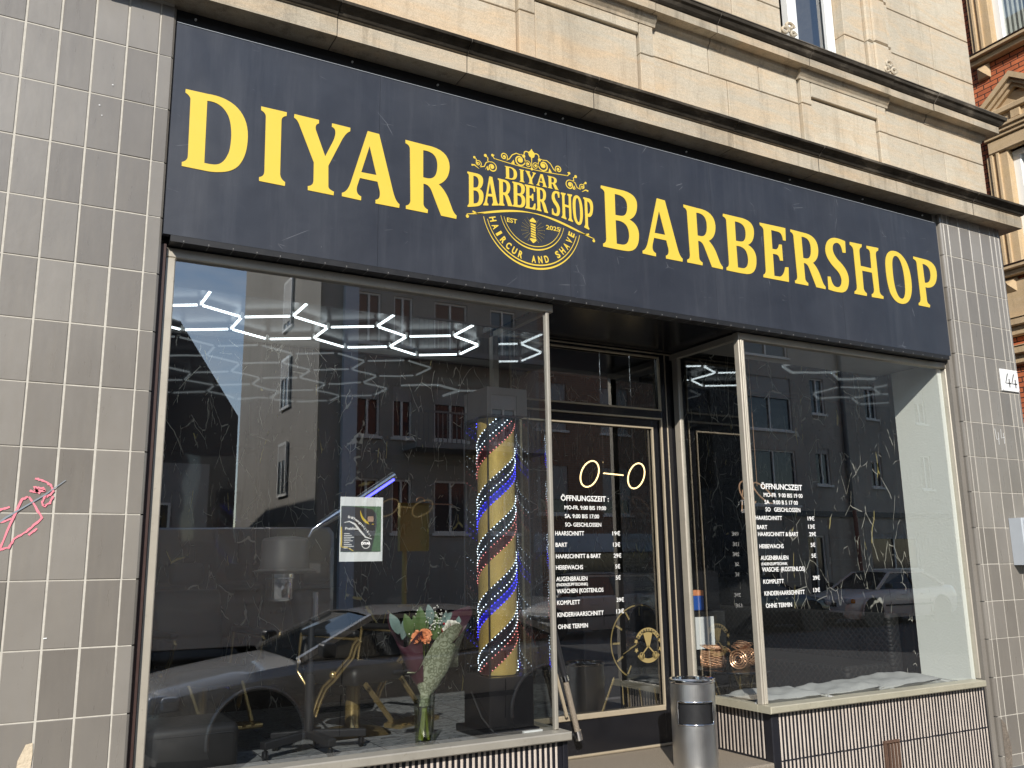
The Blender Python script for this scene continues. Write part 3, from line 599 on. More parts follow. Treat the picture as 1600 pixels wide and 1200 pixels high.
mb = MB(); ribs(.50, 2.77, GZ, -.968, .045); mb.cur = 1; mb.box(.50, 2.765, .045, .6, GZ, -.955); mb.bbox(2.766, 2.80, .034, .8, GZ, -.957, .005)
mb.build('ribbed_base', ['cream', 'ribbk'], B)
# --- shop windows: frame > pane, sill, corner post
mb = MB()
for a, b, c, d in ((.553, 2.79, 1.505, 1.556), (.553, .602, -.91, 1.505)): mb.bbox(a, b, .062, .12, c, d, .005)
mb.box(2.755, 2.79, .12, .78, 1.51, 1.552); mb.bbox(2.735, 2.775, .74, .80, -.91, 1.51, .005)
wf = mb.build('shop_window', 'alu', B)
mb = MB(); mb.quad((.60, .09, -.912), (2.752, .09, -.912), (2.752, .09, 1.51), (.60, .09, 1.51)); mb.quad((2.756, .092, -.912), (2.756, .75, -.912), (2.756, .75, 1.51), (2.756, .092, 1.51)); mb.build('pane', 'glass', wf)
mb = MB(); mb.bbox(2.742, 2.766, .070, .10, -.91, 1.505, .005); mb.build('corner_post', 'alug', wf)
mb = MB(); mb.bbox(.50, 2.80, -.012, .10, -.957, -.912, .006); mb.bbox(2.766, 2.80, .10, .82, -.957, -.912, .004); mb.build('window_sill', 'alug', wf)
mb = MB()
mb.bbox(4.302, 6.60, .062, .12, 1.508, 1.556, .005); mb.bbox(6.545, 6.602, .062, .14, -.91, 1.508, .005); mb.box(4.305, 4.345, .12, .82, 1.51, 1.552)
mb.bbox(4.312, 4.350, .735, .80, -.91, 1.51, .006)
wf2 = mb.build('shop_window', 'alu', B)
mb = MB(); mb.quad((4.35, .09, -.912), (6.55, .09, -.912), (6.55, .09, 1.51), (4.35, .09, 1.51)); mb.quad((4.328, .11, -.912), (4.328, .74, -.912), (4.328, .74, 1.51), (4.328, .11, 1.51)); mb.build('pane', 'glass', wf2)
mb = MB()
for k in range(3): mb.bbox(4.302+.018*k, 4.318+.018*k, .066-.004*(k == 1), .112, -.91, 1.508, .004)
mb.build('corner_post', 'alu', wf2)
mb = MB(); mb.bbox(4.292, 6.50, -.014, .10, -.957, -.912, .006); mb.bbox(4.292, 4.36, .10, .82, -.957, -.912, .004); mb.build('window_sill', 'aluy', wf2)
# --- step and entrance door: frame > panes, trims, kick panel, handle, lettering
mb = MB(); mb.bbox(2.802, 4.34, .03, .9, GZ-.01, -1.258, .012); mb.build('door_step', 'granite', B)
DY = .82
mb = MB()
for a, b, c, d in ((2.78, 2.90, -1.25, 1.56), (4.205, 4.345, -1.25, 1.56), (2.90, 4.205, 1.052, 1.11), (2.90, 4.205, 1.524, 1.56)): mb.bbox(a, b, DY, DY+.06, c, d, .004)
for a, b, c, d in ((2.93, 2.99, -1.25, 1.05), (4.118, 4.172, -1.25, 1.05), (2.99, 4.118, .978, 1.048)): mb.bbox(a, b, DY+.012, DY+.05, c, d, .004)
dr = mb.build('entrance_door', 'black', B)
mb = MB()
def frame(x0, x1, z0, z1, w, y):
    mb.bbox(x0, x1, y, y+.02, z1-w, z1, .002); mb.bbox(x0, x1, y, y+.02, z0, z0+w, .002); mb.bbox(x0, x0+w, y, y+.02, z0+w, z1-w, .002); mb.bbox(x1-w, x1, y, y+.02, z0+w, z1-w, .002)
frame(2.90, 4.203, 1.108, 1.527, .013, DY-.008); frame(2.90, 4.203, -1.25, 1.054, .013, DY-.008); frame(2.98, 4.122, -1.0, .982, .013, DY)
mb.bbox(2.80, 4.33, DY-.006, DY+.01, 1.546, 1.557, .002); mb.bbox(4.250, 4.259, DY-.006, DY+.01, -1.25, 1.55, .002)
mb.bbox(2.99, 4.118, DY-.004, DY+.02, -1.02, -.985, .004); mb.bbox(2.93, 4.18, DY-.004, DY+.02, -1.255, -1.243, .002)
mb.build('brass_trim', 'trim', dr)
mb = MB(); mb.quad((2.99, DY+.03, -1.0), (4.118, DY+.03, -1.0), (4.118, DY+.03, .98), (2.99, DY+.03, .98)); mb.build('pane', 'glassd', dr)
mb = MB(); mb.quad((2.90, DY+.03, 1.11), (4.2, DY+.03, 1.11), (4.2, DY+.03, 1.524), (2.90, DY+.03, 1.524)); mb.build('fanlight_pane', 'glassd', dr)
mb = MB(); mb.bbox(2.99, 4.118, DY+.008, DY+.05, -1.243, -1.02, .003); mb.build('kick_panel', 'black', dr)
mb = MB()
mb.tube([(3.13, DY-.085, -.33), (3.232, DY-.085, -.735)], .021, 12); mb.cur = 1
mb.tube([(3.232, DY-.085, -.735), (3.322, DY-.085, -1.09)], .019, 12); mb.cur = 2
mb.tube([(3.228, DY-.085, -.718), (3.238, DY-.085, -.752)], .025, 12); mb.tube([(3.316, DY-.085, -1.065), (3.331, DY-.085, -1.122)], .027, 12)
mb.tube([(3.325, DY-.085, -1.10), (3.325, DY+.01, -1.10)], .012, 8); mb.tube([(3.135, DY-.085, -.35), (3.135, DY+.02, -.35)], .012, 8)
mb.build('door_handle', ['plastic', 'granite', 'chrome'], dr, smooth=40)
mb = MB(); mb.bar((3.195, DY-.03, -.70), (3.275, DY-.03, -.985), .012, .02); mb.build('brass_stay', 'trim', dr)
# price lists on door and right window
def pricelist(parent, y, items):
    for s, x, z, h, w in items: mb = MB(); text(mb, s, x, z, h, w, y,   .020 if h > .03 else .016); mb.build('price_lettering', 'letter', parent)
D1 = [('ÖFFNUNGSZEIT :', 3.308, .424, .037, .404), ('MO-FR. 9:00 BIS 19:00', 3.336, .364, .027, .350), ('SA. 9:00 BIS 17:00', 3.337, .305, .027, .287), ('SO- GESCHLOSSEN', 3.338, .247, .027, .302),
      ('HAARSCHNITT', 3.256, .186, .029, .236), ('19€', 3.733, .187, .028, .067), ('BART', 3.256, .109, .028, .095), ('13€', 3.735, .109, .028, .062), ('HAARSCHNITT & BART', 3.257, .032, .028, .370), ('29€', 3.737, .032, .028, .066),
      ('HEIßEWACHS', 3.254, -.043, .028, .221), ('5€', 3.747, -.043, .028, .042), ('AUGENBRAUEN', 3.255, -.120, .029, .253), ('5€', 3.748, -.120, .028, .042), ('(FADENZUPFTECHNIK)', 3.257, -.153, .019, .254), ('WASCHEN (KOSTENLOS', 3.257, -.200, .028, .382),
      ('KOMPLETT', 3.257, -.276, .028, .185), ('39€', 3.748, -.272, .028, .064), ('KINDERHAARSCHNITT', 3.258, -.355, .029, .376), ('13€', 3.742, -.350, .028, .066), ('OHNE TERMIN', 3.26, -.433, .029, .240)]
pricelist(dr, DY+.028, D1)
D2 = [('ÖFFNUNCSZEIT', 4.438, .475, .037, .394), ('MO-FR  9 00 BIS 19 00', 4.46, .422, .027, .369), ('SA   9:00 B S 17 00', 4.463, .373, .027, .315), ('SO   GESCHLOSSEN', 4.467, .323, .028, .330),
      ('HAARSCHNITT', 4.372, .266, .027, .243), ('19€', 4.862, .266, .027, .066), ('BART', 4.378, .204, .027, .094), ('13€', 4.862, .210, .027, .066), ('HAARSCHNITT & BART', 4.383, .158, .027, .376), ('29€', 4.866, .158, .027, .066),
      ('HEIßEWACHS', 4.388, .077, .027, .223), ('5€', 4.871, .084, .027, .045), ('AUGENBRAUEN', 4.392, .0, .028, .255), ('5€', 4.871, .010, .027, .045), ('(FADENZUPFTECHNIK', 4.395, -.035, .018, .24), ('WASCHE  (KOSTENLOS)', 4.397, -.077, .029, .399),
      ('KOMPLETT', 4.401, -.155, .027, .188), ('39€', 4.868, -.140, .027, .066), ('KINDERHAARSCHNITT', 4.404, -.232, .028, .373), ('13€', 4.862, -.222, .027, .064), ('OHNE TERMIN', 4.409, -.311, .028, .239)]
pricelist(wf2, .088, D2)

# ================================================================== SIGN
S = empty('shop_sign', 'long navy fascia sign with big yellow DIYAR BARBERSHOP letters and round emblem', 'sign', (0, 0, 0))
SY = -.02
mb = MB()
for a, b in ((.525, 1.62), (1.62, 2.87), (2.87, 4.05), (4.05, 5.3), (5.3, 6.52)): mb.box(a+.0007, b-.0007, SY, .02, 1.592, 2.727)
mb.build('sign_panel', 'sign', S)
mb = MB(); mb.box(.522, 6.552, .035, .05, 2.70, 2.834); mb.box(.522, 6.50, SY+.004, .034, 2.7268, 2.7278); mb.cur = 1
for x in (.62, 1.47, 2.0, 2.75, 2.88, 3.9, 4.9, 5.7, 6.43): mb.tube([(x, .026, 2.800), (x, .036, 2.800)], .006, 10)
mb.build('screw_strip', ['blackm', 'white'], S)
mb = MB(); mb.bar((.525, SY-.002, 2.7275), (6.50, SY-.002, 2.7275), .003, .0022); mb.build('trim_strip', 'mbox', S)
mb = MB(); mb.box(.56, 6.50, SY+.001, .062, 1.560, 1.592); mb.cur = 1; x = .62
while x < 6.48:
    mb.box(x, x+.003, SY-.001, SY+.002, 1.564, 1.570); mb.box(x, x+.003, SY+.002, .05, 1.5585, 1.561); x += .118
mb.build('lamp_rail', ['blackm', 'soffit'], S)
BZ, TZ = 1.953, 2.371
def letter(ch, x, w=None, z0=BZ, z1=TZ):
    w = w or GL[ch][0]/1000; mb = MB(); glyph(mb, ch, ((x, z1), (x+w, z1), (x+w, z0), (x, z0)), SY-.0015); return mb.build('letter', 'yellow', S)
for ch, x in (('D', .586), ('I', .963), ('Y', 1.138), ('A', 1.411), ('R', 1.776)): letter(ch, x)
for ch, x in (('B', 3.120), ('A', 3.434), ('R', 3.800), ('B', 4.151), ('E', 4.498), ('R', 4.803)): letter(ch, x, None, 1.957, 2.370)
letter('S', 5.152, None, 1.955, 2.384); letter('H', 5.432, None, 1.966, 2.384); letter('O', 5.826, None, 1.960, 2.386); letter('P', 6.176, None, 1.972, 2.382)
# emblem
ex, ey = 2.609, SY-.0015
mb = MB()
def ring(r, w0, w1, a0, a1):
    P = arc(ex, 2.08, r, a0, a1); ribbon(mb, P, [w0+(w1-w0)*math.sin(math.pi*i/(len(P)-1))**2 for i in range(len(P))], ey)
ring(.346, .004, .012, 193, 347); ring(.324, .004, .009, 196, 344); ring(.227, .003, .009, 193, 347); ring(.207, .003, .005, 195, 345)
emb = mb.build('emblem', 'yellow', S)
mb = MB()
for ch, x, w in (('D', 2.420, .083), ('I', 2.520, .034), ('Y', 2.563, .074), ('A', 2.639, .076), ('R', 2.721, .077)): glyph(mb, ch, ((x, 2.3525), (x+w, 2.3525), (x+w, 2.2715), (x, 2.2715)), ey)
bot = lambda x: 2.040+.068*max(0, 1-((x-ex)/.44)**2)
xs5 = [(75, 236), (235, 390), (390, 545), (548, 692), (690, 812), (820, 962), (1012, 1114), (1132, 1283), (1288, 1422), (1436, 1572)]
def xmap(t): return 2.167+(3.051-2.167)*((t-75)/1490)*(1+.115*(1-(t-75)/1490))     # undo the foreshortening along the board
for ch, (a, b) in zip('BARBERSHOP', xs5):
    a, b = xmap(a), xmap(b); glyph(mb, ch, ((a, 2.262), (b, 2.262), (b, bot(b)), (a, bot(a))), ey)
mb.build('emblem_lettering', 'yellow', emb)
mb = MB(); text(mb, 'EST', 2.4292, 1.997, .027, .069, ey, .02); text(mb, '2025', 2.701, 1.999, .027, .101, ey, .02)
def arctext(s, a0, a1, r, h):
    k = len(s)
    for i, ch in enumerate(s):
        if ch == ' ': continue
        a = R(a0+(a1-a0)*i/(k-1)); ca, sa = math.cos(a), math.sin(a); w = .017 if ch == 'I' else .029
        def mp(X, Z, D): X -= w/2; return (ex+ca*r-sa*X-ca*Z*1, ey-D, 2.08+sa*r+ca*X-sa*Z)
        text(mb, ch, 0, 0, h, w, ey, .035, mapf=mp)
mb.build('emblem_lettering', 'yellow', emb)
mb = MB(); arctext('HAIRCUR AND SHAVE', 197, 343, .309, .042)
mb.build('emblem_lettering', 'yellow', emb)
mb = MB()
def mir(pts): return [(2*ex-x, z) for x, z in pts]
def scroll(pts, w):
    for P in (pts, mir(pts)): ribbon(mb, P, w, ey)
def spiral(cx, cz, r0, r1, a0, turns, n=30): return [(cx+(r0+(r1-r0)*i/n)*math.cos(R(a0+360*turns*i/n)), cz+(r0+(r1-r0)*i/n)*math.sin(R(a0+360*turns*i/n))) for i in range(n+1)]
def tw_(n, a, b): return [a+(b-a)*math.sin(math.pi*i/n) for i in range(n+1)]
sw = [(2.165+(ex-2.165)*i/24, 1.998+.087*math.sin(math.pi/2*min(1, i/24))**1.2) for i in range(25)]
scroll(sw, tw_(24, .004, .014)); scroll([(2.172, 1.985), (2.166, 1.990), (2.165, 1.998)], .008); scroll([(2.20, 2.02), (2.235, 2.012), (2.275, 2.022)], [.012, .006, .002])
for P in (((2.166, 1.983),), ((2*ex-2.166, 1.983),)): disc(mb, *P[0], .010, ey-.0004)
scroll([(2.355+.254*i/20, 2.383-.012*math.sin(math.pi*i/40)) for i in range(21)], .0045); scroll(spiral(2.352, 2.398, .016, .008, -70, -.5), .005)
scroll(spiral(2.415, 2.412, .026, .006, -60, 1.5), tw_(30, .004, .007)); scroll([(2.428, 2.390), (2.452, 2.405), (2.472, 2.435), (2.50, 2.452), (2.530, 2.448)], .006)
scroll(spiral(2.525, 2.412, .042, .010, 80, -1.6), tw_(30, .004, .009)); scroll(spiral(2.582, 2.398, .024, .006, 170, -1.5), .0045); scroll(spiral(2.570, 2.460, .026, .012, 10, .5), .007)
for x, z, r in ((2.525, 2.412, .015), (2.582, 2.398, .007), (2.415, 2.412, .007), (2.336, 2.402, .009), (2.553, 2.445, .011), (2.288, 2.390, .010), (2.235, 2.330, .006), (2.333, 2.325, .012), (2.214, 2.362, .008)):
    disc(mb, x, z, r, ey-.0003); disc(mb, 2*ex-x, z, r, ey-.0003)
scroll([(2.463, 2.377), (2.482, 2.400), (2.478, 2.377)], [.002, .012, .022])
scroll(spiral(2.333, 2.325, .034, .008, 120, -1.5), tw_(30, .004, .008)); scroll(spiral(2.240, 2.330, .022, .005, -60, 1.4), .005); scroll([(2.252, 2.310), (2.280, 2.318), (2.292, 2.345), (2.315, 2.358)], .006)
scroll([(2.288, 2.390), (2.305, 2.378), (2.303, 2.350)], .006); scroll([(2.214, 2.362), (2.228, 2.352), (2.226, 2.342)], .005); scroll([(2.195, 2.310), (2.215, 2.314), (2.245, 2.296)], [.012, .008, .002]); scroll([(2.288, 2.302), (2.300, 2.322), (2.306, 2.300)], [.002, .010, .016])
v, f = fill([qpath("500,1000 q560,880 690,760 q860,720 820,500 q780,250 560,230 540,0 460,0 440,230 q220,250 180,500 q140,720 310,760 q440,880 500,1000")]); mb.add([(ex-.034+a*.068, ey-c, 2.428+b*.078) for a, b, c in v], f)
ribbon(mb, [(ex, 2.372), (ex, 2.432)], .005, ey); disc(mb, ex, 2.372, .009, ey-.0004)
mb.build('scrollwork', 'yellow', emb)
mb = MB()
mb.add([(ex+x, ey, 1.974+z) for x, z in ((-.019, .052), (.019, .052), (.024, .060), (.012, .072), (0, .082), (-.012, .072), (-.024, .060))], [tuple(range(7))]); mb.add([(ex+x, ey, 1.974-z) for x, z in ((-.019, .052), (.019, .052), (.024, .060), (.012, .072), (0, .082), (-.012, .072), (-.024, .060))], [tuple(range(7))])
for k in range(6):
    z = 1.932+k*.0155; mb.quad((ex-.016, ey, z), (ex+.018, ey, z-.008), (ex+.018, ey, z+.003), (ex-.016, ey, z+.010))
for k in range(20):
    a = 2*math.pi*k/20+.15
    if abs(math.cos(a)) < .25: continue
    for j in range(6): r = .036+j*.009; disc(mb, ex+r*math.cos(a), 1.974+r*math.sin(a), .0016, ey, 5)
mb.build('pole_motif', 'yellow', emb)

# house number and letter box on the right pillar
mb = MB(); mb.bbox(7.160, 7.402, -.020, -.009, 1.362, 1.550, .003); hn = mb.build('house_number', 'white'); tag(hn, 'small white house number plate reading 44 on the right tiled pillar', 'house number')
mb = MB()
for x in (7.215, 7.300):
    ribbon(mb, [(x+.040, 1.515), (x, 1.43), (x+.075, 1.43)], .012, -.0215); ribbon(mb, [(x+.052, 1.470), (x+.052, 1.395)], .012, -.0219)
for x, z in ((7.17, 1.538), (7.392, 1.538), (7.392, 1.373), (7.17, 1.373)): disc(mb, x, z, .004, -.0215, 8)
mb.build('numerals', 'ink', hn)
mb = MB(); mb.bbox(7.035, 7.39, -.115, -.008, -.070, .300, .006); lb = mb.build('letter_box', 'mbox'); tag(lb, 'grey metal letter box on the tiled pillar at the right edge', 'letter box')
mb = MB(); mb.bbox(7.055, 7.37, -.122, -.116, -.05, .23, .002); mb.bbox(7.055, 7.37, -.125, -.116, .245, .285, .002); mb.build('flap', 'mbox', lb)
# ================================================================== BRICK NEIGHBOUR across the side street (wall plane X = 13)
NB = empty('brick_building', 'red clinker brick building with yellow sandstone window surrounds across the side street', 'building')
NX = 13.0
def rotbox(mb, x0, x1, y0, y1, z0, z1, b=.008):
    """chamfered box facing -x: given in (y across, x depth)"""
    st = len(mb.v); mb.bbox(y0, y1, x0, x1, z0, z1, b)
    for i in range(st, len(mb.v)): a, c, z = mb.v[i]; mb.v[i] = (c, a, z)
wins = []
for yy in (2.53, .28, 4.9, 7.4, 9.9):
    for z0, z1 in ((-.6, 1.5), (4.30, 6.15), (7.86, 9.8), (11.3, 13)): wins.append((yy-.42, yy+.42, z0, z1))
mb = MB(); st = len(mb.v); mb.wall(-1.4, 12, GZ, 15, wins, NX, .28)
mb.v = [(y, x, z) for x, y, z in mb.v]; mb.box(NX+.3, NX+8, -1.4, 12, GZ, 15); mb.build('brick_wall', 'brick', NB)
for a, b, z0, z1 in wins:
    if z0 > 10 or a > 4.2: continue
    mb = MB(); x = NX+.06
    for p, q, r_, s in ((a, b, z0, z0+.07), (a, b, z1-.09, z1), (a, a+.13, z0+.07, z1-.09), (b-.13, b, z0+.07, z1-.09), (a+.13, b-.13, z1-.6, z1-.53)): rotbox(mb, x, x+.09, p, q, r_, s, .012)
    wn_ = mb.build('window', 'wframe', NB)
    mb = MB(); mb.quad((x+.05, a+.1, z0), (x+.05, b-.1, z0), (x+.05, b-.1, z1), (x+.05, a+.1, z1)); mb.build('pane', 'glass', wn_)
    mb = MB(); n = 26
    mb.loft([[(x+.13+.02*math.sin(i*2.1), a+.1+(b-a-.2)*i/n, z) for i in range(n+1)] for z in (z0, z1)], False); mb.build('curtain', 'curtain', wn_)
    mb = MB()
    for q0, q1 in ((a-.34, a+.01), (b-.01, b+.34)):
        rotbox(mb, NX-.06, NX+.25, q0, q1, z0, z1, .012)
        for k in (.10, .2): rotbox(mb, NX-.09, NX-.05, (a-.02-k-.05 if q0 < a else b+.02+k), (a-.02-k if q0 < a else b+.07+k), z0, z1, .008)
    rotbox(mb, NX-.10, NX+.25, a-.28, b+.28, z1, z1+.22, .02)
    for k in range(3): rotbox(mb, NX-.13-.03*k, NX, a-.30-.02*k, b+.30+.02*k, z1+.22+.06*k, z1+.28+.06*k, .01)
    mb.build('window_surround', 'bstone', wn_)
    mb = MB()
    rotbox(mb, NX-.20, NX+.22, a-.38, b+.38, z0-.06, z0, .008)
    rotbox(mb, NX-.13, NX+.02, a-.36, b+.36, z0-.15, z0-.062, .012)
    for s in (a-.22, b+.22):
        mb.add([(NX-.01, s-.105, z0-.40), (NX-.01, s+.105, z0-.40), (NX-.01, s+.105, z0-.155), (NX-.01, s-.105, z0-.155), (NX-.055, s-.085, z0-.38), (NX-.055, s+.085, z0-.38), (NX-.055, s+.085, z0-.175), (NX-.055, s-.085, z0-.175), (NX-.14, s, z0-.27)], [(0, 1, 5, 4), (1, 2, 6, 5), (2, 3, 7, 6), (3, 0, 4, 7), (4, 5, 8), (5, 6, 8), (6, 7, 8), (7, 4, 8)])
    mb.build('window_sill', 'bstone', wn_)
    mb = MB(); rotbox(mb, NX-.215, NX+.22, a-.39, b+.39, z0+.001, z0+.014, .002); mb.build('sill_flashing', 'brown', wn_)
    if not 4 < z0 < 5: continue
    mb = MB(); c = (a+b)/2+.16; zb = z1+.69; za = zb+.48; w = .66
    for off, t, d in ((0, .10, .20), (.10, .07, .15), (.17, .06, .11)):
        for sgn in (-1, 1):
            e0 = Vector((NX-d, c+sgn*(w-off*1.5), zb+.0)); e1 = Vector((NX-d, c, za-off*1.05))
            dv = Vector((0, 0, -t)); back = Vector((d, 0, 0))
            mb.loft([[e0, e0+dv, e0+dv+back, e0+back], [e1, e1+dv, e1+dv+back, e1+back]], True, True)
    rotbox(mb, NX-.16, NX, c-w+.1, c+w-.1, zb-.12, zb-.02, .015); rotbox(mb, NX-.05, NX+.02, c-w+.25, c+w-.25, zb-.02, zb+.2, .01)
    rotbox(mb, NX-.10, NX, c-w+.12, c+w-.12, z1+.22, zb-.12, .01)
    for k in range(3): rotbox(mb, NX-.14, NX-.08, c-w+.14+k*.46, c-w+.30+k*.46, z1+.42, zb-.13, .012)
    mb.build('pediment', 'bstone', wn_)
for z in (3.38, 2.95, 10.6):
    mb = MB(); rotbox(mb, NX-.16, NX, -1.45, 12, z, z+.11, .012); rotbox(mb, NX-.09, NX, -1.43, 12, z-.14, z, .015); rotbox(mb, NX-.175, NX, -1.46, 12, z+.112, z+.125, .002); mb.build('string_course', 'bstone', NB)
mb = MB(); rotbox(mb, NX-.05, NX, -1.4, 12, 3.5, 4.1, .02); mb.build('apron_panel', 'bstone', NB)

# ================================================================== THINGS INSIDE THE SHOP
# hexagon LED ceiling light: every tube a part
HX = empty('hexagon_ceiling_light', 'white LED honeycomb of hexagons glowing under the dark shop ceiling', 'ceiling light')
s = .4475; hw = s*math.sqrt(3)/2; HZ = 2.15; edges = {}
for row in range(4):
    cyy = 3.52-1.5*s*row
    for k in range(-1, 5):
        cx = 2.0+2*hw*k+(hw if row % 2 else 0)
        if cx > 3.65 or cx < .8: continue
        vs = [(cx, cyy+s), (cx+hw, cyy+s/2), (cx+hw, cyy-s/2), (cx, cyy-s), (cx-hw, cyy-s/2), (cx-hw, cyy+s/2)]
        for i in range(6):
            a, b = vs[i], vs[(i+1) % 6]; key = tuple(sorted(((round(a[0], 1), round(a[1], 1)), (round(b[0], 1), round(b[1], 1))))); edges[key] = (a, b)
nodes = {}
for a, b in edges.values():
    d = Vector((b[0]-a[0], b[1]-a[1])).normalized()*.028
    mb = MB(); mb.bar((a[0]+d.x, a[1]+d.y, HZ), (b[0]-d.x, b[1]-d.y, HZ), .017, .016); mb.build('light_tube', 'tube', HX)
    for p in (a, b): nodes[(round(p[0], 1), round(p[1], 1))] = p
mb = MB()
for p in nodes.values(): mb.lathe([(.0001, HZ-.012), (.013, HZ-.008), (.013, HZ+.04), (.0001, HZ+.05)], p[0], p[1], 6)
mb.build('tube_connector', 'white', HX)
H2 = empty('hexagon_ceiling_light', 'open zigzag of LED tubes placed out of direct view for its reflection in the right window', 'ceiling light')  # unseen run, shaped so that only its mirror image in the marble shows
for cx in (4.4, 5.175):
    P = [(cx-hw, 2.45+s/2), (cx, 2.45+s), (cx+hw, 2.45+s/2), (cx+hw, 2.45-s/2)]
    for a, b in zip(P, P[1:]): mb = MB(); mb.bar((*a, HZ), (*b, HZ), .025, .022); mb.build('light_tube', 'tube', H2)

# barber pole in its glass case
BP = empty('barber_pole', 'tall barber pole with gold, blue and LED dot spirals in a glass case', 'barber pole', (2.515, .3125, -.93))
def loc(mb): return mb
x0, x1, y0, y1 = -.14, .14, -.1575, .1575
mb = MB(); mb.bbox(x0-.04, x1+.02, y0-.03, y1+.03, .0, .035, .006); mb.bbox(x0, x1, y0, y1, .035, .312, .004); mb.build('base', 'black', BP)
mb = MB(); mb.bbox(x0+.005, x1-.005, y0+.005, y1-.005, 1.792, 1.957, .002); mb.build('top_box', 'greypl', BP)
mb = MB()
for x in (x0, x1-.006):
    for y in (y0, y1-.006): mb.box(x, x+.006, y, y+.006, .312, 1.792)
mb.build('case_frame', 'plastic', BP)
mb = MB(); z0, z1 = .314, 1.79
mb.quad((x0+.006, y0+.003, z0), (x1-.006, y0+.003, z0), (x1-.006, y0+.003, z1), (x0+.006, y0+.003, z1)); mb.quad((x0+.003, y0+.006, z0), (x0+.003, y1-.006, z0), (x0+.003, y1-.006, z1), (x0+.003, y0+.006, z1))
mb.quad((x1-.003, y0+.006, z0), (x1-.003, y1-.006, z0), (x1-.003, y1-.006, z1), (x1-.003, y0+.006, z1)); mb.quad((x0+.006, y1-.003, z0), (x1-.006, y1-.003, z0), (x1-.006, y1-.003, z1), (x0+.006, y1-.003, z1))
mb.build('case_glass', 'glassw', BP)
rC = .112; zb, zt = .316, 1.785; PITCH = .616
bands = [('darkstripe', 0, .165), ('goldc', .165, .41), ('redstripe', .41, .53), ('darkstripe', .53, .70), ('goldc', .70, .92), ('bluestripe', .92, 1.0)]
mats = ['goldc', 'darkstripe', 'redstripe', 'bluestripe']; mb = MB(); na = 64
hz = lambda a, u, turn: min(max(zb+PITCH*(turn+u+a/(2*math.pi)), zb), zt)
for i in range(na):
    a0, a1 = 2*math.pi*i/na, 2*math.pi*(i+1)/na
    for nme, ua, ub in bands:
        for turn in range(-2, 4):
            zs = [hz(a0, ua, turn), hz(a1, ua, turn), hz(a1, ub, turn), hz(a0, ub, turn)]
            if zs[3]-zs[0] < 1e-4 and zs[2]-zs[1] < 1e-4: continue
            mb.cur = mats.index(nme); mb.quad(*[(rC*math.cos(a), rC*math.sin(a), z) for a, z in zip((a0, a1, a1, a0), zs)])
mb.cur = 1; mb.lathe([(.0001, zt), (rC, zt)], 0, 0, 48); mb.build('cylinder', mats, BP)
for nme, mt, us in (('white_led_string', 'ledw', (.055, .155, .585, .69)), ('blue_led_string', 'ledb', (.925, .995)), ('red_led_string', 'ledr', (.42, .53))):
    mb = MB()
    for u in us:
        for turn in range(-2, 4):
            for k in range(40):
                a = 2*math.pi*k/40; z = zb+PITCH*(turn+u+a/(2*math.pi))
                if zb+.01 < z < zt-.01:
                    r = .0033; c = Vector(((rC+.004)*math.cos(a), (rC+.004)*math.sin(a), z))
                    mb.add([c+Vector(d)*r for d in ((1, 0, 0), (-1, 0, 0), (0, 1, 0), (0, -1, 0), (0, 0, 1), (0, 0, -1))], [(0, 2, 4), (2, 1, 4), (1, 3, 4), (3, 0, 4), (2, 0, 5), (1, 2, 5), (3, 1, 5), (0, 3, 5)])
    mb.build(nme, mt, BP)
mb = MB(); mb.tube([(-.15, .05, .22), (-.16, -.1, .1), (-.12, -.185, .02), (.0, -.2, .010), (.10, -.19, .010)], .005, 6); mb.build('power_cable', 'greypl', BP, smooth=60)
mb = MB(); mb.bbox(2.56, 2.68, .10, .14, -.932, -.905, .006); ps = mb.build('power_strip', 'white'); tag(ps, 'short white power strip on the ledge below the barber pole', 'power strip')

# bouquet in a vase
V = empty('glass_vase', 'clear glass vase half full of water holding the wrapped bouquet', 'vase', (2.02, .235, -.933))
mb = MB(); mb.lathe([(.0001, .002), (.05, .002), (.057, .25), (.054, .25), (.047, .010), (.0001, .010)], 0, 0, 32); mb.build('vase_body', 'glassv', V, smooth=40)
mb = MB(); mb.lathe([(.0001, .012), (.0465, .012), (.0515, .17), (.0001, .17)], 0, 0, 32); mb.build('water', 'water', V, smooth=40)
BQ = empty('bouquet', 'flower bouquet in leopard print and burgundy wrap standing in the glass vase', 'bouquet', (2.02, .235, -.72))
def cone(mb, prof, a0, a1, n=22, wob=.012, cut=None, tilt=.0, ph=0):
    rings = []
    for i, (r, z) in enumerate(prof):
        ring = []
        for j in range(n+1):
            a = R(a0+(a1-a0)*j/n); t = j/n
            rr = r*(1+.10*math.sin(3*a+ph+i))+wob*math.sin(7*a+ph+2.3*i)*(i/len(prof)); zz = z
            if cut and i >= len(prof)-2: zz += cut(t)*(1 if i == len(prof)-1 else .5)
            ring.append((rr*math.cos(a)+tilt*z, rr*.75*math.sin(a), zz))
        rings.append(ring)
    mb.loft(rings, False)
prof = [(.030, -.02), (.026, .03), (.05, .07), (.09, .16), (.12, .25), (.155, .33)]
mb = MB(); cone(mb, [(r*1.12, z) for r, z in prof], -165, 30, cut=lambda t: -.17+.25*math.sin(math.pi*min(1, max(0, (t-.12)/.8))), tilt=.16); mb.build('leopard_wrap', 'wrap', BQ, smooth=60)
mb = MB(); cone(mb, [(.03, .06), (.10, .16), (.130, .25), (.16, .34), (.185, .40)], -235, -110, cut=lambda t: -.02+.12*math.sin(6*t)*math.sin(math.pi*t), tilt=-.02, ph=1)
cone(mb, [(.03, .06), (.11, .2), (.15, .30), (.20, .37), (.27, .44)], -55, 70, cut=lambda t: .10*math.sin(3.1*t)-.05, tilt=.05, ph=2); mb.build('burgundy_wrap', 'burg', BQ, smooth=60)
mb = MB()
rnd = random.Random(3)
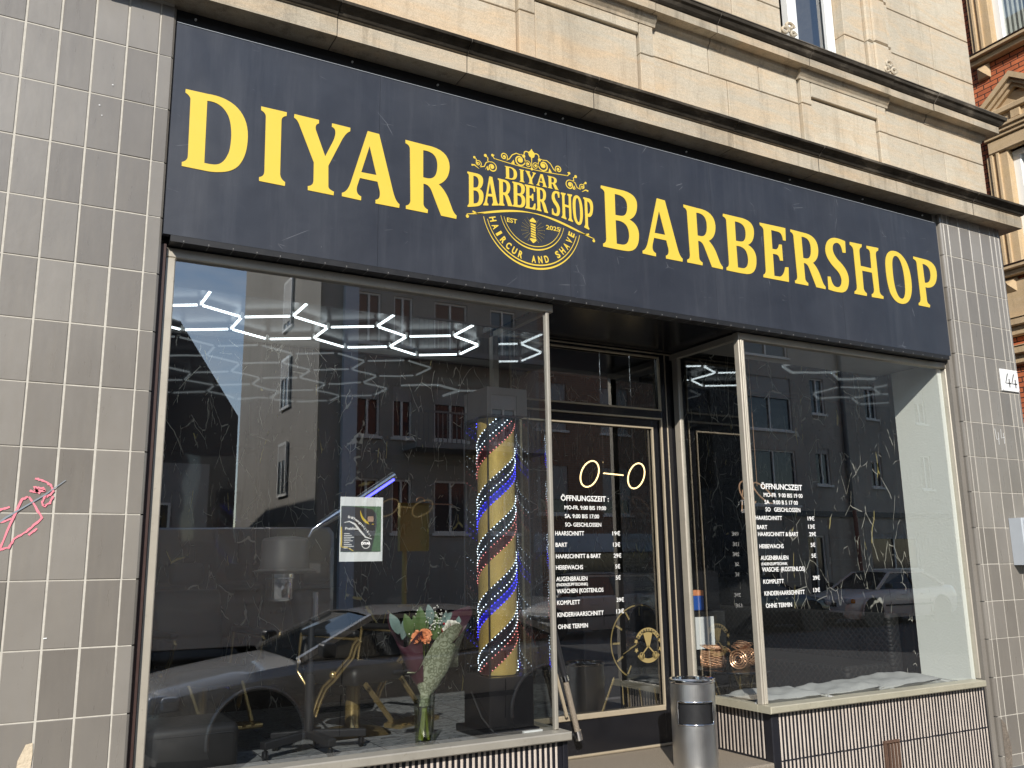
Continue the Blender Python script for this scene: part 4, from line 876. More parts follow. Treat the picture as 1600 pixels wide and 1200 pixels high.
for k in range(9):
    a = rnd.uniform(0, 6.28); mb.tube([(.03*math.cos(a), .03*math.sin(a), -.19), (.012*math.cos(a+2), .012*math.sin(a+2), 0), (.06*math.cos(a+2), .04*math.sin(a+2), .3)], .0065, 6)
mb.build('stems', 'stem', BQ, smooth=60)
def leaf(mb, p, d, L, w, nrm=(0, -1, 0)):
    p, d = Vector(p), Vector(d).normalized(); sd = d.cross(Vector(nrm)).normalized(); n = 6; l, r_, c = [], [], []
    for i in range(n+1):
        t = i/n; q = p+d*L*t+Vector(nrm)*L*.12*math.sin(3*t); ww = w*math.sin(math.pi*min(.98, t*.95+.03))**.8; l.append(q+sd*ww); c.append(q+Vector(nrm)*-.15*ww); r_.append(q-sd*ww)
    mb.loft([l, c, r_], False)
mb = MB(); leaf(mb, (-.05, -.03, .33), (.05, 0, 1), .17, .035); leaf(mb, (-.09, -.02, .34), (-.3, 0, 1), .13, .03)
leaf(mb, (-.02, 0, .34), (-.35, .2, 1), .12, .03); leaf(mb, (.06, 0, .35), (.1, .2, 1), .12, .025)
for k in range(10): leaf(mb, (rnd.uniform(-.12, .14), rnd.uniform(-.03, .08), .32), (rnd.uniform(-.6, .6), rnd.uniform(-.2, .3), 1), rnd.uniform(.08, .14), .018)
mb.build('green_leaves', 'leaf', BQ)
mb = MB()
for p, d, L, w in (((-.15, 0, .36), (-.5, 0, 1), .12, .028), ((-.13, 0, .33), (.1, 0, 1), .11, .024), ((.03, -.01, .40), (-.15, 0, 1), .11, .026), ((.08, -.01, .40), (.8, 0, .6), .10, .02), ((.19, 0, .36), (.2, 0, 1), .08, .02), ((.21, 0, .36), (.9, 0, .5), .07, .018), ((.10, 0, .37), (.3, 0, 1), .1, .022)): leaf(mb, p, d, L, w)
mb.build('eucalyptus', 'leafg', BQ)
def flower(mb, c, r, n, size):
    for k in range(n):
        th = math.acos(rnd.uniform(-.2, 1)); ph = rnd.uniform(0, 6.28); d = Vector((math.sin(th)*math.cos(ph), -abs(math.sin(th)*math.sin(ph)), math.cos(th)))
        p = Vector(c)+d*r; leaf(mb, p-d*size*.4, d+Vector((rnd.uniform(-.6, .6), rnd.uniform(-.6, .6), rnd.uniform(-.6, .6))), size, size*.35, (0, -1, .3))
mb = MB(); flower(mb, (-.055, -.07, .33), .045, 150, .022); flower(mb, (-.02, -.05, .345), .03, 60, .02); mb.build('orange_bloom', 'orange', BQ)
mb = MB(); flower(mb, (.145, -.03, .365), .045, 120, .028)
for k in range(170): mb.ball((rnd.gauss(.03, .05), rnd.gauss(0, .03), rnd.gauss(.42, .035)), .0042, 5, 3)
mb.build('white_blooms', 'petal', BQ)
mb = MB()
for k in range(26): mb.ball((rnd.gauss(.12, .03), rnd.gauss(-.06, .015), rnd.gauss(.355, .02)), .007, 6, 4)
mb.build('red_berries', 'berry', BQ)

# flyer taped on the inside of the left window
mb = MB(); n = 8
mb.loft([[(1.482+.234*i/n, .096+.002*math.sin(i*1.7+zz*9), z) for i in range(n+1)] for zz, z in ((0, .024), (1, .13), (2, .24), (3, .355))], False)
FL = mb.build('flyer', 'paper'); tag(FL, 'white flyer with dark printed price leaflet taped inside the left shop window', 'flyer')
mb = MB(); mb.quad((1.486, .0925, .074), (1.704, .0925, .074), (1.704, .0925, .308), (1.486, .0925, .308)); mb.build('foliage_print', 'foliage', FL)
mb = MB(); y = .0912; rows_ = [(.076, 1.652), (.15, 1.668), (.21, 1.680), (.27, 1.677), (.292, 1.655), (.300, 1.60), (.306, 1.53)]
for (za, xa), (zb_, xb) in zip(rows_, rows_[1:]): mb.quad((1.4865, y, za), (xa, y, za), (xb, y, zb_), (1.4865, y, zb_))
mb.cur = 1; ribbon(mb, arc(1.66, .285, .07, 180, 275, 14), [.002+.010*math.sin(math.pi*i/14) for i in range(15)], y-.0005); ribbon(mb, [(1.488, .20), (1.490, .12), (1.488, .10)], .008, y-.0005); ribbon(mb, [(1.49, .098), (1.52, .096), (1.555, .078)], .005, y-.0005)
mb.cur = 2; ribbon(mb, [(1.502, .222), (1.53, .228), (1.56, .215), (1.59, .18), (1.62, .148), (1.655, .138)], [.002, .006, .010, .010, .008, .003], y-.0005)
for k, ch in enumerate('Eröffnungsangebot'):
    t = k/16; px, pz = 1.522+.118*t, .246-.012*t-.078*t*t; a = -.15-1.0*t
    def mp(X, Z, D): return (px+X*math.cos(a)-Z*math.sin(a), y-.0006-D, pz+X*math.sin(a)+Z*math.cos(a))
    text(mb, ch, 0, 0, .012, None, y, .03, mapf=mp)
text(mb, 'Preisliste', 1.508, .186, .013, .070, y-.0005, .03)
for k in range(9): mb.quad((1.503, y-.0005, .164-.0092*k), (1.503+.03+.03*((k*7) % 5)/5, y-.0005, .164-.0092*k), (1.503+.03+.03*((k*7) % 5)/5, y-.0005, .1675-.0092*k), (1.503, y-.0005, .1675-.0092*k))
ribbon(mb, arc(1.622, .112, .022, 0, 360, 26), .004, y-.0005); text(mb, 'DIYAR', 1.597, .110, .012, .05, y-.0008, .04)
mb.cur = 3; mb.add([(1.646+.017*math.cos(a), y-.0006, .242+.028*math.sin(a)) for a in [6.283*i/16 for i in range(16)]], [tuple(range(16))])
mb.cur = 0; mb.add([(1.646+.019*math.cos(a), y-.001, .246+.026*math.sin(a)) for a in [.4+2.4*i/8 for i in range(9)]], [tuple(range(9))]); mb.add([(1.646+.015*math.cos(a), y-.001, .236+.024*math.sin(a)) for a in [3.5+2.4*i/8 for i in range(9)]], [tuple(range(9))])
mb.quad((1.638, y-.001, .246), (1.643, y-.001, .246), (1.643, y-.001, .248), (1.638, y-.001, .248)); mb.quad((1.650, y-.001, .246), (1.655, y-.001, .246), (1.655, y-.001, .248), (1.650, y-.001, .248))
mb.build('leaflet_print', ['darkprint', 'yellow', 'letter', 'skin'], FL)

# hair steamer on its rolling stand
HS = empty('hair_steamer', 'grey hair steamer drum with chrome canister and hooked arm on a rolling stand', 'hair steamer', (1.44, .40, -.933))
mb = MB()
for k in range(5):
    a = R(-80+72*k); L = .30 if k in (0, 1, 4) else .22; mb.bar((.02*math.cos(a), .02*math.sin(a), .085), (L*math.cos(a), L*.8*math.sin(a), .070), .045, .038)
mb.build('star_base', 'plastic', HS, bevel=.006)
for k in range(5):
    a = R(-80+72*k); L = .28 if k in (0, 1, 4) else .2; mb = MB(); px, py = L*math.cos(a), L*.8*math.sin(a)
    for dx in (-.012, .006): mb.tube([(px+dx, py, .022), (px+dx+.006, py, .022)], .022, 14)
    mb.tube([(px, py, .03), (px, py, .06)], .007, 8); mb.build('caster', 'plastic', HS, smooth=40)
mb = MB(); mb.tube([(0, 0, .06), (0, 0, .38)], .024, 14); mb.tube([(0, 0, .38), (0, 0, .66)], .016, 14); mb.build('column', 'plastic', HS, smooth=40)
mb = MB(); mb.tube([(.012, -.01, .66), (.012, -.01, .80)], .018, 14); mb.tube([(.012, -.01, .655), (.012, -.01, .675)], .028, 14); mb.build('chrome_sleeve', 'chrome', HS, smooth=40)
mb = MB(); cx = -.155
mb.lathe([(.0001, .90), (.10, .90), (.122, .91), (.126, .955), (.124, .98), (.122, 1.07), (.11, 1.085), (.05, 1.095), (.0001, 1.095)], cx, 0, 36); mb.box(cx, .03, -.03, .03, .9, .95); mb.lathe([(.13, .905), (.165, .915), (.13, .925)], cx, 0, 36)
mb.build('drum_housing', 'greypl', HS, smooth=35)
mb = MB(); mb.lathe([(.0001, .76), (.05, .76), (.066, .77), (.07, .78), (.07, .875), (.074, .88), (.074, .90)], cx-.02, 0, 32); mb.build('canister', 'chrome', HS, smooth=35)
mb = MB(); mb.tube([(-.03, 0, 1.09), (-.01, 0, 1.13), (.05, 0, 1.17), (.13, 0, 1.22)], [.007, .012, .020, .026], 10); mb.tube([(.13, 0, 1.22), (.46, 0, 1.44)], .024, 14); mb.build('steam_arm', 'chrome', HS, smooth=50)
mb = MB(); mb.bar((.28, -.02, 1.302), (.45, -.02, 1.415), .01, .012); mb.build('arm_lamp', 'ledb', HS)

# pouffe
mb = MB(); mb.rbox(.60, 1.03, .14, .52, -.934, -.715, .035); po = mb.build('pouffe', 'leather', smooth=60); tag(po, 'square black leather pouffe in the bottom left corner of the window', 'pouffe')
mb = MB(); mb.tube([(.63, .139, -.755), (1.0, .139, -.755)], .003, 5); mb.tube([(1.031, .17, -.755), (1.031, .5, -.755)], .003, 5); mb.build('seam_piping', 'plastic', po)

# barber chairs
def barber_chair(label, x, y, rz):
    c = empty('barber_chair', label, 'barber chair', (x, y, -1.25), rz, 'black and gold barber chairs')
    mb = MB(); mb.rbox(-.28, .28, -.28, .26, .40, .53, .05); mb.build('seat', 'leather', c, smooth=60)
    mb = MB(); st = len(mb.v); mb.rbox(-.27, .27, -.06, .06, 0, .58, .05); mb.xf(Matrix.Translation((0, .27, .52)) @ Matrix.Rotation(R(-14), 4, 'X'), st); mb.build('backrest', 'leather', c, smooth=60)
    mb = MB(); st = len(mb.v); mb.rbox(-.14, .14, -.05, .05, 0, .18, .045); mb.xf(Matrix.Translation((0, .42, 1.12)) @ Matrix.Rotation(R(-10), 4, 'X'), st); mb.build('headrest', 'leather', c, smooth=60)
    for s_ in (-1, 1):
        mb = MB(); xx = .33*s_
        P = [(-.34, .74), (-.30, .70), (-.27, .62), (-.18, .54), (-.10, .46), (-.02, .40), (.04, .30), (.08, .20)]
        for o in (0, .03): mb.tube([(xx, p-o, z-o*.4) for p, z in P], .011, 8)
        mb.ball((xx+.012*s_, -.12, .485), .028); mb.tube([(xx, -.34, .74), (xx, .22, .76)], .014, 8); mb.tube([(xx, .22, .76), (xx, .26, .5), (xx, .12, .36)], .012, 8)
        am = mb.build('arm', 'goldm', c, smooth=50)
        mb = MB(); mb.rbox(xx-.035, xx+.035, -.34, .20, .755, .80, .02); mb.build('arm_pad', 'leather', am, smooth=60)
    mb = MB(); mb.lathe([(.0001, .0), (.29, .0), (.29, .02), (.25, .045), (.07, .07), (.055, .10), (.055, .40), (.0001, .40)], 0, 0, 40); mb.build('pedestal', 'goldm', c, smooth=40)
    mb = MB(); mb.bar((-.2, -.30, .42), (-.18, -.55, .17), .02, .03); mb.bar((.2, -.30, .42), (.18, -.55, .17), .02, .03); mb.bbox(-.22, .22, -.66, -.50, .14, .17, .01)
    for k in range(6): mb.box(-.19+k*.065, -.165+k*.065, -.665, -.50, .171, .176)
    mb.build('footrest', 'goldm', c)
    return c
barber_chair('gold armed black barber chair seen left of the bouquet in the left window', 2.36, 2.35, R(28))
barber_chair('black barber chair deep in the left corner of the shop', 1.35, 2.9, R(10))

# ring pendant
RP = empty('ring_pendant', 'pair of glowing rings joined by a bar like spectacles hanging behind the door', 'pendant lamp', (4.445, 1.8, .73))
for cx in (-.24, .245):
    mb = MB(); mb.tube([(cx+.128*math.cos(a)*.98, .045*math.cos(a), .112*math.sin(a+.42)) for a in [2*math.pi*i/48 for i in range(49)]], .006, 8, False); mb.build('light_ring', 'ring', RP, smooth=60)
mb = MB(); mb.tube([(-.10, 0, .01), (.105, 0, .0)], .0055, 8); mb.build('light_bar', 'ring', RP)
mb = MB(); mb.tube([(-.10, 0, .05), (-.10, 0, 1.42)], .002, 5); mb.tube([(.22, 0, .11), (.22, 0, 1.42)], .002, 5); mb.build('suspension_wire', 'chrome', RP)

# reception desk, clock and round emblem on its front
RD = empty('reception_desk', 'black reception desk seen dimly through the door glass', 'desk', (5.0, 2.35, -1.25))
mb = MB(); mb.bbox(-.72, .80, -.28, .28, 0, 1.16, .01); mb.build('desk_body', 'black', RD)
CK = empty('wall_clock', 'large gold spoked clock mounted on the black desk front', 'clock', (4.85, 2.055, -.68))
mb = MB(); ribbon(mb, arc(0, 0, .31, 0, 360, 60), .012, 0)
mb.build('clock_ring', 'gold', CK)
mb = MB()
for k in range(12):
    a = 2*math.pi*k/12; ribbon(mb, [(.22*math.cos(a), .22*math.sin(a)), (.295*math.cos(a), .295*math.sin(a))], .016, -.001)
mb.build('hour_marks', 'gold', CK)
mb = MB(); ribbon(mb, [(0, 0), (-.12, -.05)], .01, -.003); ribbon(mb, [(0, 0), (-.19, -.09)], .006, -.004); mb.build('hands', 'gold', CK)
EM = empty('door_emblem', 'round gold BARBERSHOP emblem with clippers stuck low on the door glass', 'emblem', (4.006, DY+.026, -.578))
mb = MB(); ribbon(mb, arc(0, 0, .105, 150, 30, 30), .030, 0); ribbon(mb, arc(0, 0, .105, 215, 325, 24), .030, 0)
mb.add([(-.045, 0, .095), (.045, 0, .095), (.012, 0, -.01), (-.012, 0, -.01)], [(0, 1, 2, 3)]); ribbon(mb, [(0, -.005), (-.055, -.06), (-.05, -.085)], .010, 0); ribbon(mb, [(0, -.005), (.055, -.06), (.05, -.085)], .010, 0)
ribbon(mb, arc(-.06, -.07, .022, 0, 360, 20), .006, 0); ribbon(mb, arc(.06, -.07, .022, 0, 360, 20), .006, 0)
for s_ in (-1, 1):
    for zc in (.03, -.03): mb.add([(s_*.105+.020*(1 if i % 2 else .45)*math.cos(math.pi*i/5+.31), 0, zc+.020*(1 if i % 2 else .45)*math.sin(math.pi*i/5+.31)) for i in range(10)], [tuple(range(10))])
mb.build('emblem_print', 'gold', EM)
mb = MB()
for k, ch in enumerate('BARBERSHOP'):
    a = R(145-110*k/9)
    def mp(X, Z, D): X -= .006; return (.097*math.cos(a)+X*math.sin(a)+Z*math.cos(a), -.002-D, .097*math.sin(a)-X*math.cos(a)+Z*math.sin(a))
    text(mb, ch, 0, 0, .016, .012, 0, .03, mapf=mp)
mb.build('emblem_text', 'ink', EM)
ST = empty('drum_stool', 'round black drum stool with brass studs behind the door glass', 'stool', (4.28, 1.25, -1.25))
mb = MB(); mb.lathe([(.0001, .0), (.15, .0), (.17, .05), (.175, .38), (.165, .40), (.0001, .405)], 0, 0, 40); mb.lathe([(.178, .36), (.186, .37), (.178, .38)], 0, 0, 40); mb.build('stool_body', 'leather', ST, smooth=40)
mb = MB()
for k in range(10):
    a = 2*math.pi*k/10; mb.bar((.176*math.cos(a), .176*math.sin(a), .34), (.176*math.cos(a+.1), .176*math.sin(a+.1), .20), .008, .008); mb.ball((.178*math.cos(a+.3), .178*math.sin(a+.3), .14), .008)
mb.build('brass_studs', 'goldm', ST)
mb = MB()
for k in range(26):
    t = k/25; mb.ball((3.78-.17*t+.0, .96, -.80-.34*t), .009, 6, 4, (1, .5, 1.3))
ch_ = mb.build('gold_chain', 'goldm'); tag(ch_, 'fine gold chain hanging slantwise behind the lower door glass', 'chain')

# right window: cushions, sofa, side table with baskets, box, paper
def cushion(label, x, y, w, d, rz, tilt=0, seed=1):
    c = empty('cushion', label, 'cushion', (x, y, -.934), rz, 'grey cushions on the window ledge')
    rn = random.Random(seed); mb = MB(); nx, ny = 18, 14
    for side in (1, -1):
        rows = []
        for j in range(ny+1):
            row = []
            for i in range(nx+1):
                u, v = i/nx*2-1, j/ny*2-1; e = max(0, (1-u**6))*max(0, (1-v**6)); pin = 1+.05*(u*u*v*v)-.05*(1-u*u)*(v*v)-.04*(1-v*v)*u*u
                wr = .005*math.sin(4*u+3*v+seed)+.0025*math.sin(9*v-7*u+seed*2)+.002*math.sin(14*u+seed)
                z = .030+.012*u*tilt+side*(.030*e**.5)+wr*(e*.6+.5)*(1.2 if side > 0 else .3)+(.0 if side > 0 else 0)
                row.append((u*w/2*pin*(1-.04*v*v), v*d/2*pin*(1-.05*u*u), max(z, .002)))
            rows.append(row)
        mb.loft(rows, False)
    mb.build('cushion_body', 'cushion', c, smooth=70)
    for s_ in (-1, 1):
        for q in range(2):
            mb = MB(); a = rn.uniform(-.5, .5); bx = s_*w/2*.9; P = []
            for t in range(8): P.append((bx+s_*.10*math.sin(t/7*2.6)*(.7+.2*q), -d/2+.01-.05*t/7*(1+q*.4)+.02*math.sin(t+a), max(.008, .035-.006*t)))
            mb.tube(P, .0075, 6); mb.build('tie_cord', 'cushion', c, smooth=60)
    return c
cushion('grey linen cushion lying behind the corner post of the right window', 4.66, .32, .54, .38, R(-6), .3, 1)
cushion('middle grey linen cushion on the right window ledge', 5.26, .30, .62, .34, R(5), .2, 2)
cushion('grey linen cushion nearest the white stucco side wall', 5.86, .35, .70, .42, R(2), .9, 5)
SF = empty('quilted_bench', 'long black quilted leather bench along the right wall behind the cushions', 'bench', (6.25, 2.0, -1.25))
mb = MB(); mb.rbox(.12, .26, -1.30, 1.9, .33, .80, .03); mb.build('backrest', 'quilt', SF, smooth=60)
mb = MB(); mb.rbox(-.42, .12, -1.30, 1.9, .14, .42, .04); mb.build('seat', 'quilt', SF, smooth=60)
mb = MB(); mb.box(-.36, .2, -1.25, 1.85, 0, .14); mb.build('plinth', 'blackm', SF)
TB = empty('side_table', 'round black side table on thin gold legs behind the right window', 'side table', (4.98, 1.05, -1.25))
mb = MB(); mb.lathe([(.0001, .415), (.30, .415), (.305, .425), (.30, .435), (.0001, .435)], 0, 0, 48); mb.build('table_top', 'black', TB, smooth=40)
for k in range(8):
    a = 2*math.pi*k/8+.2; mb = MB(); mb.tube([(.27*math.cos(a), .27*math.sin(a), .415), (.17*math.cos(a), .17*math.sin(a), .2), (.23*math.cos(a), .23*math.sin(a), .005)], .006, 6); mb.build('leg', 'goldm', TB)
mb = MB(); mb.tube([(.18*math.cos(2*math.pi*i/30), .18*math.sin(2*math.pi*i/30), .2) for i in range(31)], .006, 6, False); mb.build('leg_ring', 'goldm', TB)
def basket(label, x, y, rz, r, L):
    b = empty('wire_basket', label, 'basket', (x, y, -.814), rz, 'copper wire baskets on the side table'); mb = MB()
    rn = random.Random(int(x*100))
    for e in (-1, 1):
        for rr in (r, r*.72, r*.45): mb.tube([(e*L/2, rr*math.cos(2*math.pi*i/22), r+.006+rr*math.sin(2*math.pi*i/22)) for i in range(23)], .0045, 5, False)
    for k in range(20):
        a = 2*math.pi*k/20; mb.tube([(-L/2, r*math.cos(a), r+.006+r*math.sin(a)), (0, r*1.04*math.cos(a+.35), r+.006+r*1.04*math.sin(a+.35)), (L/2, r*math.cos(a+.7), r+.006+r*math.sin(a+.7))], .004, 5)
        mb.tube([(-L/2, r*math.cos(a), r+.006+r*math.sin(a)), (0, r*1.02*math.cos(a-.35), r+.006+r*1.02*math.sin(a-.35)), (L/2, r*math.cos(a-.7), r+.006+r*math.sin(a-.7))], .004, 5)
    mb.build('wire_drum', 'copper', b, smooth=60); mb = MB()
    for k in range(14): h = rn.uniform(.5, 1.1)*r; xx = rn.uniform(-L/2, L/2); mb.tube([(xx+.06*math.cos(t), .05*math.sin(t*1.1), 2*r+h*math.sin(t/2)) for t in [6.28*i/14 for i in range(15)]], .0022, 5)
    mb.build('wire_tangle', 'copper', b)
basket('copper wire basket drum at the front edge of the side table', 5.02, .98, R(25), .068, .22)
basket('copper wire basket drum half hidden beside the door frame', 4.82, 1.10, R(-50), .062, .17)
CB = empty('low_cabinet', 'low black cabinet against the back of the right window bay', 'cabinet', (5.10, 1.75, -1.25))
mb = MB(); mb.bbox(-.30, .30, -.18, .18, 0, .84, .008); mb.build('cabinet_body', 'black', CB)
mb = MB(); mb.bar((.0, -.19, .44), (.0, -.19, .56), .012, .012); mb.build('handle', 'trim', CB)
mb = MB(); mb.bbox(5.05, 5.25, 1.552, 1.562, -.72, -.46, .001); pp = mb.build('notice_sheet', 'paper'); tag(pp, 'plain white notice sheet leaning on the low black cabinet', 'paper sheet')
mb = MB(); mb.bbox(4.99, 5.21, 1.62, 1.76, -.409, -.25, .003); bx = mb.build('product_carton', 'bluebox'); tag(bx, 'blue carton with orange top edge standing on the low cabinet', 'carton')
mb = MB(); mb.bbox(4.988, 5.212, 1.617, 1.763, -.29, -.245, .003); mb.build('lid_band', 'orange', bx)
mb = MB(); mb.lathe([(.0001, -.409), (.032, -.409), (.034, -.36), (.034, -.28), (.014, -.26), (.014, -.235), (.0001, -.235)], 4.955, 1.58, 20); bt = mb.build('bottle', 'white', smooth=40); tag(bt, 'white bottle with red cap on the cabinet next to the blue carton', 'bottle')
mb = MB(); mb.lathe([(.018, -.236), (.018, -.205), (.0001, -.205)], 4.955, 1.58, 16); mb.build('cap', 'berry', bt, smooth=40)
mb = MB()
for dx, r, tl in ((0, .06, .2), (.16, .055, -.4)):
    mb.tube([(4.83+dx+r*math.cos(a)*1.3, .62+.05*math.sin(a+tl), .50+r*math.sin(a+tl)*1.5) for a in [5.2*i/26 for i in range(27)]], .006, 6)
mb.tube([(4.78, .62, .52), (4.76, .62, .36)], .005, 6)
mb.tube([(4.93, .62, .55), (4.93, .62, 1.55)], .002, 5)
cw = mb.build('wire_ornament', 'copper', smooth=60); tag(cw, 'looped copper wire ornament hanging behind the corner of the right window', 'ornament')

# ash bin on the step
AB = empty('ash_bin', 'brushed stainless steel ashtray bin standing on the door step', 'waste bin', (3.875, .24, -1.258))
rb = .140; Hb = .515
mb = MB(); n = 64
def inslot(a, z): return abs((a-R(238)+math.pi) % (2*math.pi)-math.pi) < R(50) and .265 < z < .395
zsb = [0.0, .012, .265, .29, .37, .395, Hb-.01, Hb]
for i in range(n):
    a0, a1 = 2*math.pi*i/n, 2*math.pi*(i+1)/n
    for z0, z1 in zip(zsb, zsb[1:]):
        if inslot((a0+a1)/2, (z0+z1)/2): continue
        mb.quad((rb*math.cos(a0), rb*math.sin(a0), z0), (rb*math.cos(a1), rb*math.sin(a1), z0), (rb*math.cos(a1), rb*math.sin(a1), z1), (rb*math.cos(a0), rb*math.sin(a0), z1))
mb.build('bin_body', 'steel', AB, smooth=40)
mb = MB(); mb.lathe([(.0001, .24), (rb-.012, .24), (rb-.012, .44), (.0001, .44)], 0, 0, 40); mb.build('liner', 'blackm', AB, smooth=40)
mb = MB(); mb.lathe([(rb-.014, Hb-.02), (rb-.012, Hb+.008), (rb+.006, Hb+.010), (rb+.008, Hb-.002), (rb+.002, Hb-.012)], 0, 0, 64); mb.build('rim', 'chrome', AB, smooth=50)
mb = MB(); mb.lathe([(.0001, Hb-.028), (rb-.03, Hb-.022), (rb-.012, Hb-.01)], 0, 0, 48); mb.build('ash_tray', 'steel', AB, smooth=50)
mb = MB(); P = [(rb*1.006*math.cos(a), rb*1.006*math.sin(a), z) for a, z in [(R(188+100*i/20), .263) for i in range(21)]]+[(rb*1.006*math.cos(R(288)), rb*1.006*math.sin(R(288)), .263+.134*i/5) for i in range(1, 6)]+[(rb*1.006*math.cos(R(288-100*i/20)), rb*1.006*math.sin(R(288-100*i/20)), .397) for i in range(1, 21)]+[(rb*1.006*math.cos(R(188)), rb*1.006*math.sin(R(188)), .397-.134*i/5) for i in range(1, 6)]
mb.tube(P, .005, 6, False); mb.build('slot_rim', 'chrome', AB, smooth=60)
# ================================================================== THE OTHER SIDE OF THE STREET (seen mirrored in the panes)
OY = -19.0
def windows(par, rects, frame='wframe', shut=None, y=OY, face=1):
    for i, (x0, x1, z0, z1) in enumerate(rects):
        mb = MB(); w = .055
        for a, b, c, d in ((x0, x1, z0, z0+w), (x0, x1, z1-w, z1), (x0, x0+w, z0+w, z1-w), (x1-w, x1, z0+w, z1-w), ((x0+x1)/2-.03, (x0+x1)/2+.03, z0+w, z1-w)): mb.box(a, b, y-.10, y-.06, c, d)
        mb.box(x0-.06, x1+.06, y-.05, y+.07, z0-.08, z0-.005); mb.cur = 1; mb.box(x0, x1, y-.16, y-.12, z0, z1)
        if shut: mb.cur = 2; h = (z1-z0)*shut[i % len(shut)]; 
        if shut and h > .05:
            k = int(h/.06)
            for j in range(k): mb.box(x0+.02, x1-.02, y-.055, y-.04, z1-h*(j+1)/k+.004, z1-h*j/k)
        mb.build('window', [frame, 'wdark', 'shutter'], par)
def facade(name, label, x0, x1, zt, mat, rects, depth=9, z0=GZ, **kw):
    b = empty(name, label, 'building'); mb = MB(); mb.wall(x0, x1, z0, zt, rects, OY, -.12)
    mb.box(x0, x1, OY-depth, OY-.2, z0, zt); mb.build('facade_wall', mat, b); windows(b, rects, **kw); return b
wb = [(8.2, 8.9, z, z+1.5) for z in (.9, 3.6, 6.3, 9.0)]+[(9.3, 9.9, z, z+1.5) for z in (.9, 3.6, 6.3, 9.0)]+[(10.6, 11.7, z, z+1.5) for z in (.9, 3.6, 6.3, 9.0)]+[(12.5, 13.4, z, z+1.5) for z in (.9, 3.6, 6.3, 9.0)]
bB = facade('apartment_block', 'beige plastered balcony house with a sunlit gable wall mirrored in the left pane', 7.16, 14.2, 15.5, 'plA', wb, depth=10, shut=(0, .3, 0, .5))
for i, z in enumerate((-.4, 2.2, 4.9, 7.44, 10.0)):      # window column in the gable wall
    st = MB(); st.box(7.10, 7.20, -23.1, -22.0, z-.09, z-.01); st.box(7.08, 7.14, -23.0, -22.92, z, z+1.55); st.box(7.08, 7.14, -22.16, -22.08, z, z+1.55); st.box(7.08, 7.14, -22.92, -22.16, z+1.47, z+1.55); st.box(7.09, 7.13, -22.58, -22.52, z, z+1.47)
    st.cur = 1; st.box(7.11, 7.15, -22.92, -22.16, z, z+1.47); st.cur = 2; h = (.5, .35, .45, .95, .6)[i]
    for k in range(int(h*24)): st.box(7.085, 7.112, -22.92, -22.16, z+1.465-.06*(k+1)+.006, z+1.465-.06*k)
    st.build('window', ['wframe', 'wdark', 'shutter'], bB)
mb = MB(); mb.box(7.74, 8.14, OY+.05, OY+.25, GZ, 15); mb.build('blue_pier', 'blue', bB)
for z in (3.2, 5.9, 8.6):
    mb = MB(); mb.box(9.6, 13.9, OY, OY+1.1, z, z+.15)
    for k in range(30): mb.box(9.65+k*.145, 9.67+k*.145, OY+1.05, OY+1.08, z+.15, z+1.0)
    mb.box(9.6, 13.9, OY+1.04, OY+1.09, z+1.0, z+1.05); mb.build('balcony', 'plB', bB)
wc = [(15.0, 16.2, z, z+1.6) for z in (1.6, 4.4, 7.2)]+[(17.6, 18.8, z, z+1.6) for z in (1.6, 4.4, 7.2)]
bC = facade('brick_block', 'brown brick house with roller shutters mirrored in the door glass', 14.2, 20.3, 14.5, 'brick2', wc, shut=(.7, 1, .5))
mb = MB(); mb.bbox(14.8, 19.6, OY+.0, OY+.001, .35, .95, .0); mb.box(14.8, 19.6, OY+.02, OY+.12, .35, .95); mb.build('fascia_board', 'blue', bC)
mb = MB(); mb.box(15, 19.4, OY-.02, OY+.02, -1.3, .3); mb.build('shop_front', 'wdark', bC)
wd = [(23.1, 25.3, z, z+2.0) for z in (1.95, 4.7, 7.5)]+[(26.35, 27.1, z, z+1.38) for z in (2.74, 5.46, 8.2)]+[(29.4, 30.05, z, z+1.38) for z in (2.74, 5.46, 8.2)]+[(21.0, 21.8, z, z+1.38) for z in (2.74, 5.46, 8.2)]+[(32.4, 33.1, z, z+1.38) for z in (2.74, 5.46, 8.2)]+[(29.0, 31.8, -.45, .95), (25.6, 26.5, GZ, .85), (22.5, 24.2, -1.0, .9)]
bD = facade('apartment_block', 'grey plastered house with shuttered windows and dark downpipe mirrored in the right pane', 20.3, 36, 14, 'plD', wd, shut=(.0, .4, .3, .15))
mb = MB(); mb.box(20.3, 36, OY+.005, OY+.10, 1.55, 1.75); mb.build('cornice_band', 'pipe', bD)
mb = MB()
for x in (20.5, 24.4, 26.7, 32.0):
    for k in range(4): mb.bbox(x, x+2.0 if x != 24.4 else x+1.1, OY+.02, OY+.021, -1.5+k*.75, -.8+k*.75, 0)
mb.build('stone_courses', 'base', bD)
mb = MB(); mb.tube([(27.96, OY+.12, 14), (27.96, OY+.12, 1.8)], .09, 10); mb.build('downpipe', 'pipe', bD)
mb = MB(); mb.tube([(27.98, OY+.2, 1.8), (28.1, OY+.2, GZ)], .08, 10); mb.build('downpipe', 'pipered', bD)
bG = empty('gabled_house', 'low dark slate roofed house mirrored under the sky at the left edge of the pane', 'building')
mb = MB(); mb.extr([(-14, GZ), (-14, 5.2), (-10, 7.0), (2.2, 6.6), (3.4, 6.3), (4.98, 3.9), (4.98, GZ)], OY-12, OY, 'y'); mb.build('slate_wall', 'slate', bG)
mb = MB(); mb.box(-14, 4.3, OY+.01, OY+.12, GZ, 2.6); mb.build('plaster_wall', 'plB', bG)
bF = facade('terrace_house', 'low dark plastered terrace far down the opposite side of the street', -60, -14, 7.5, 'plB', [(-56+3.4*k, -54.8+3.4*k, z, z+1.5) for k in range(12) for z in (.2, 3.2)])
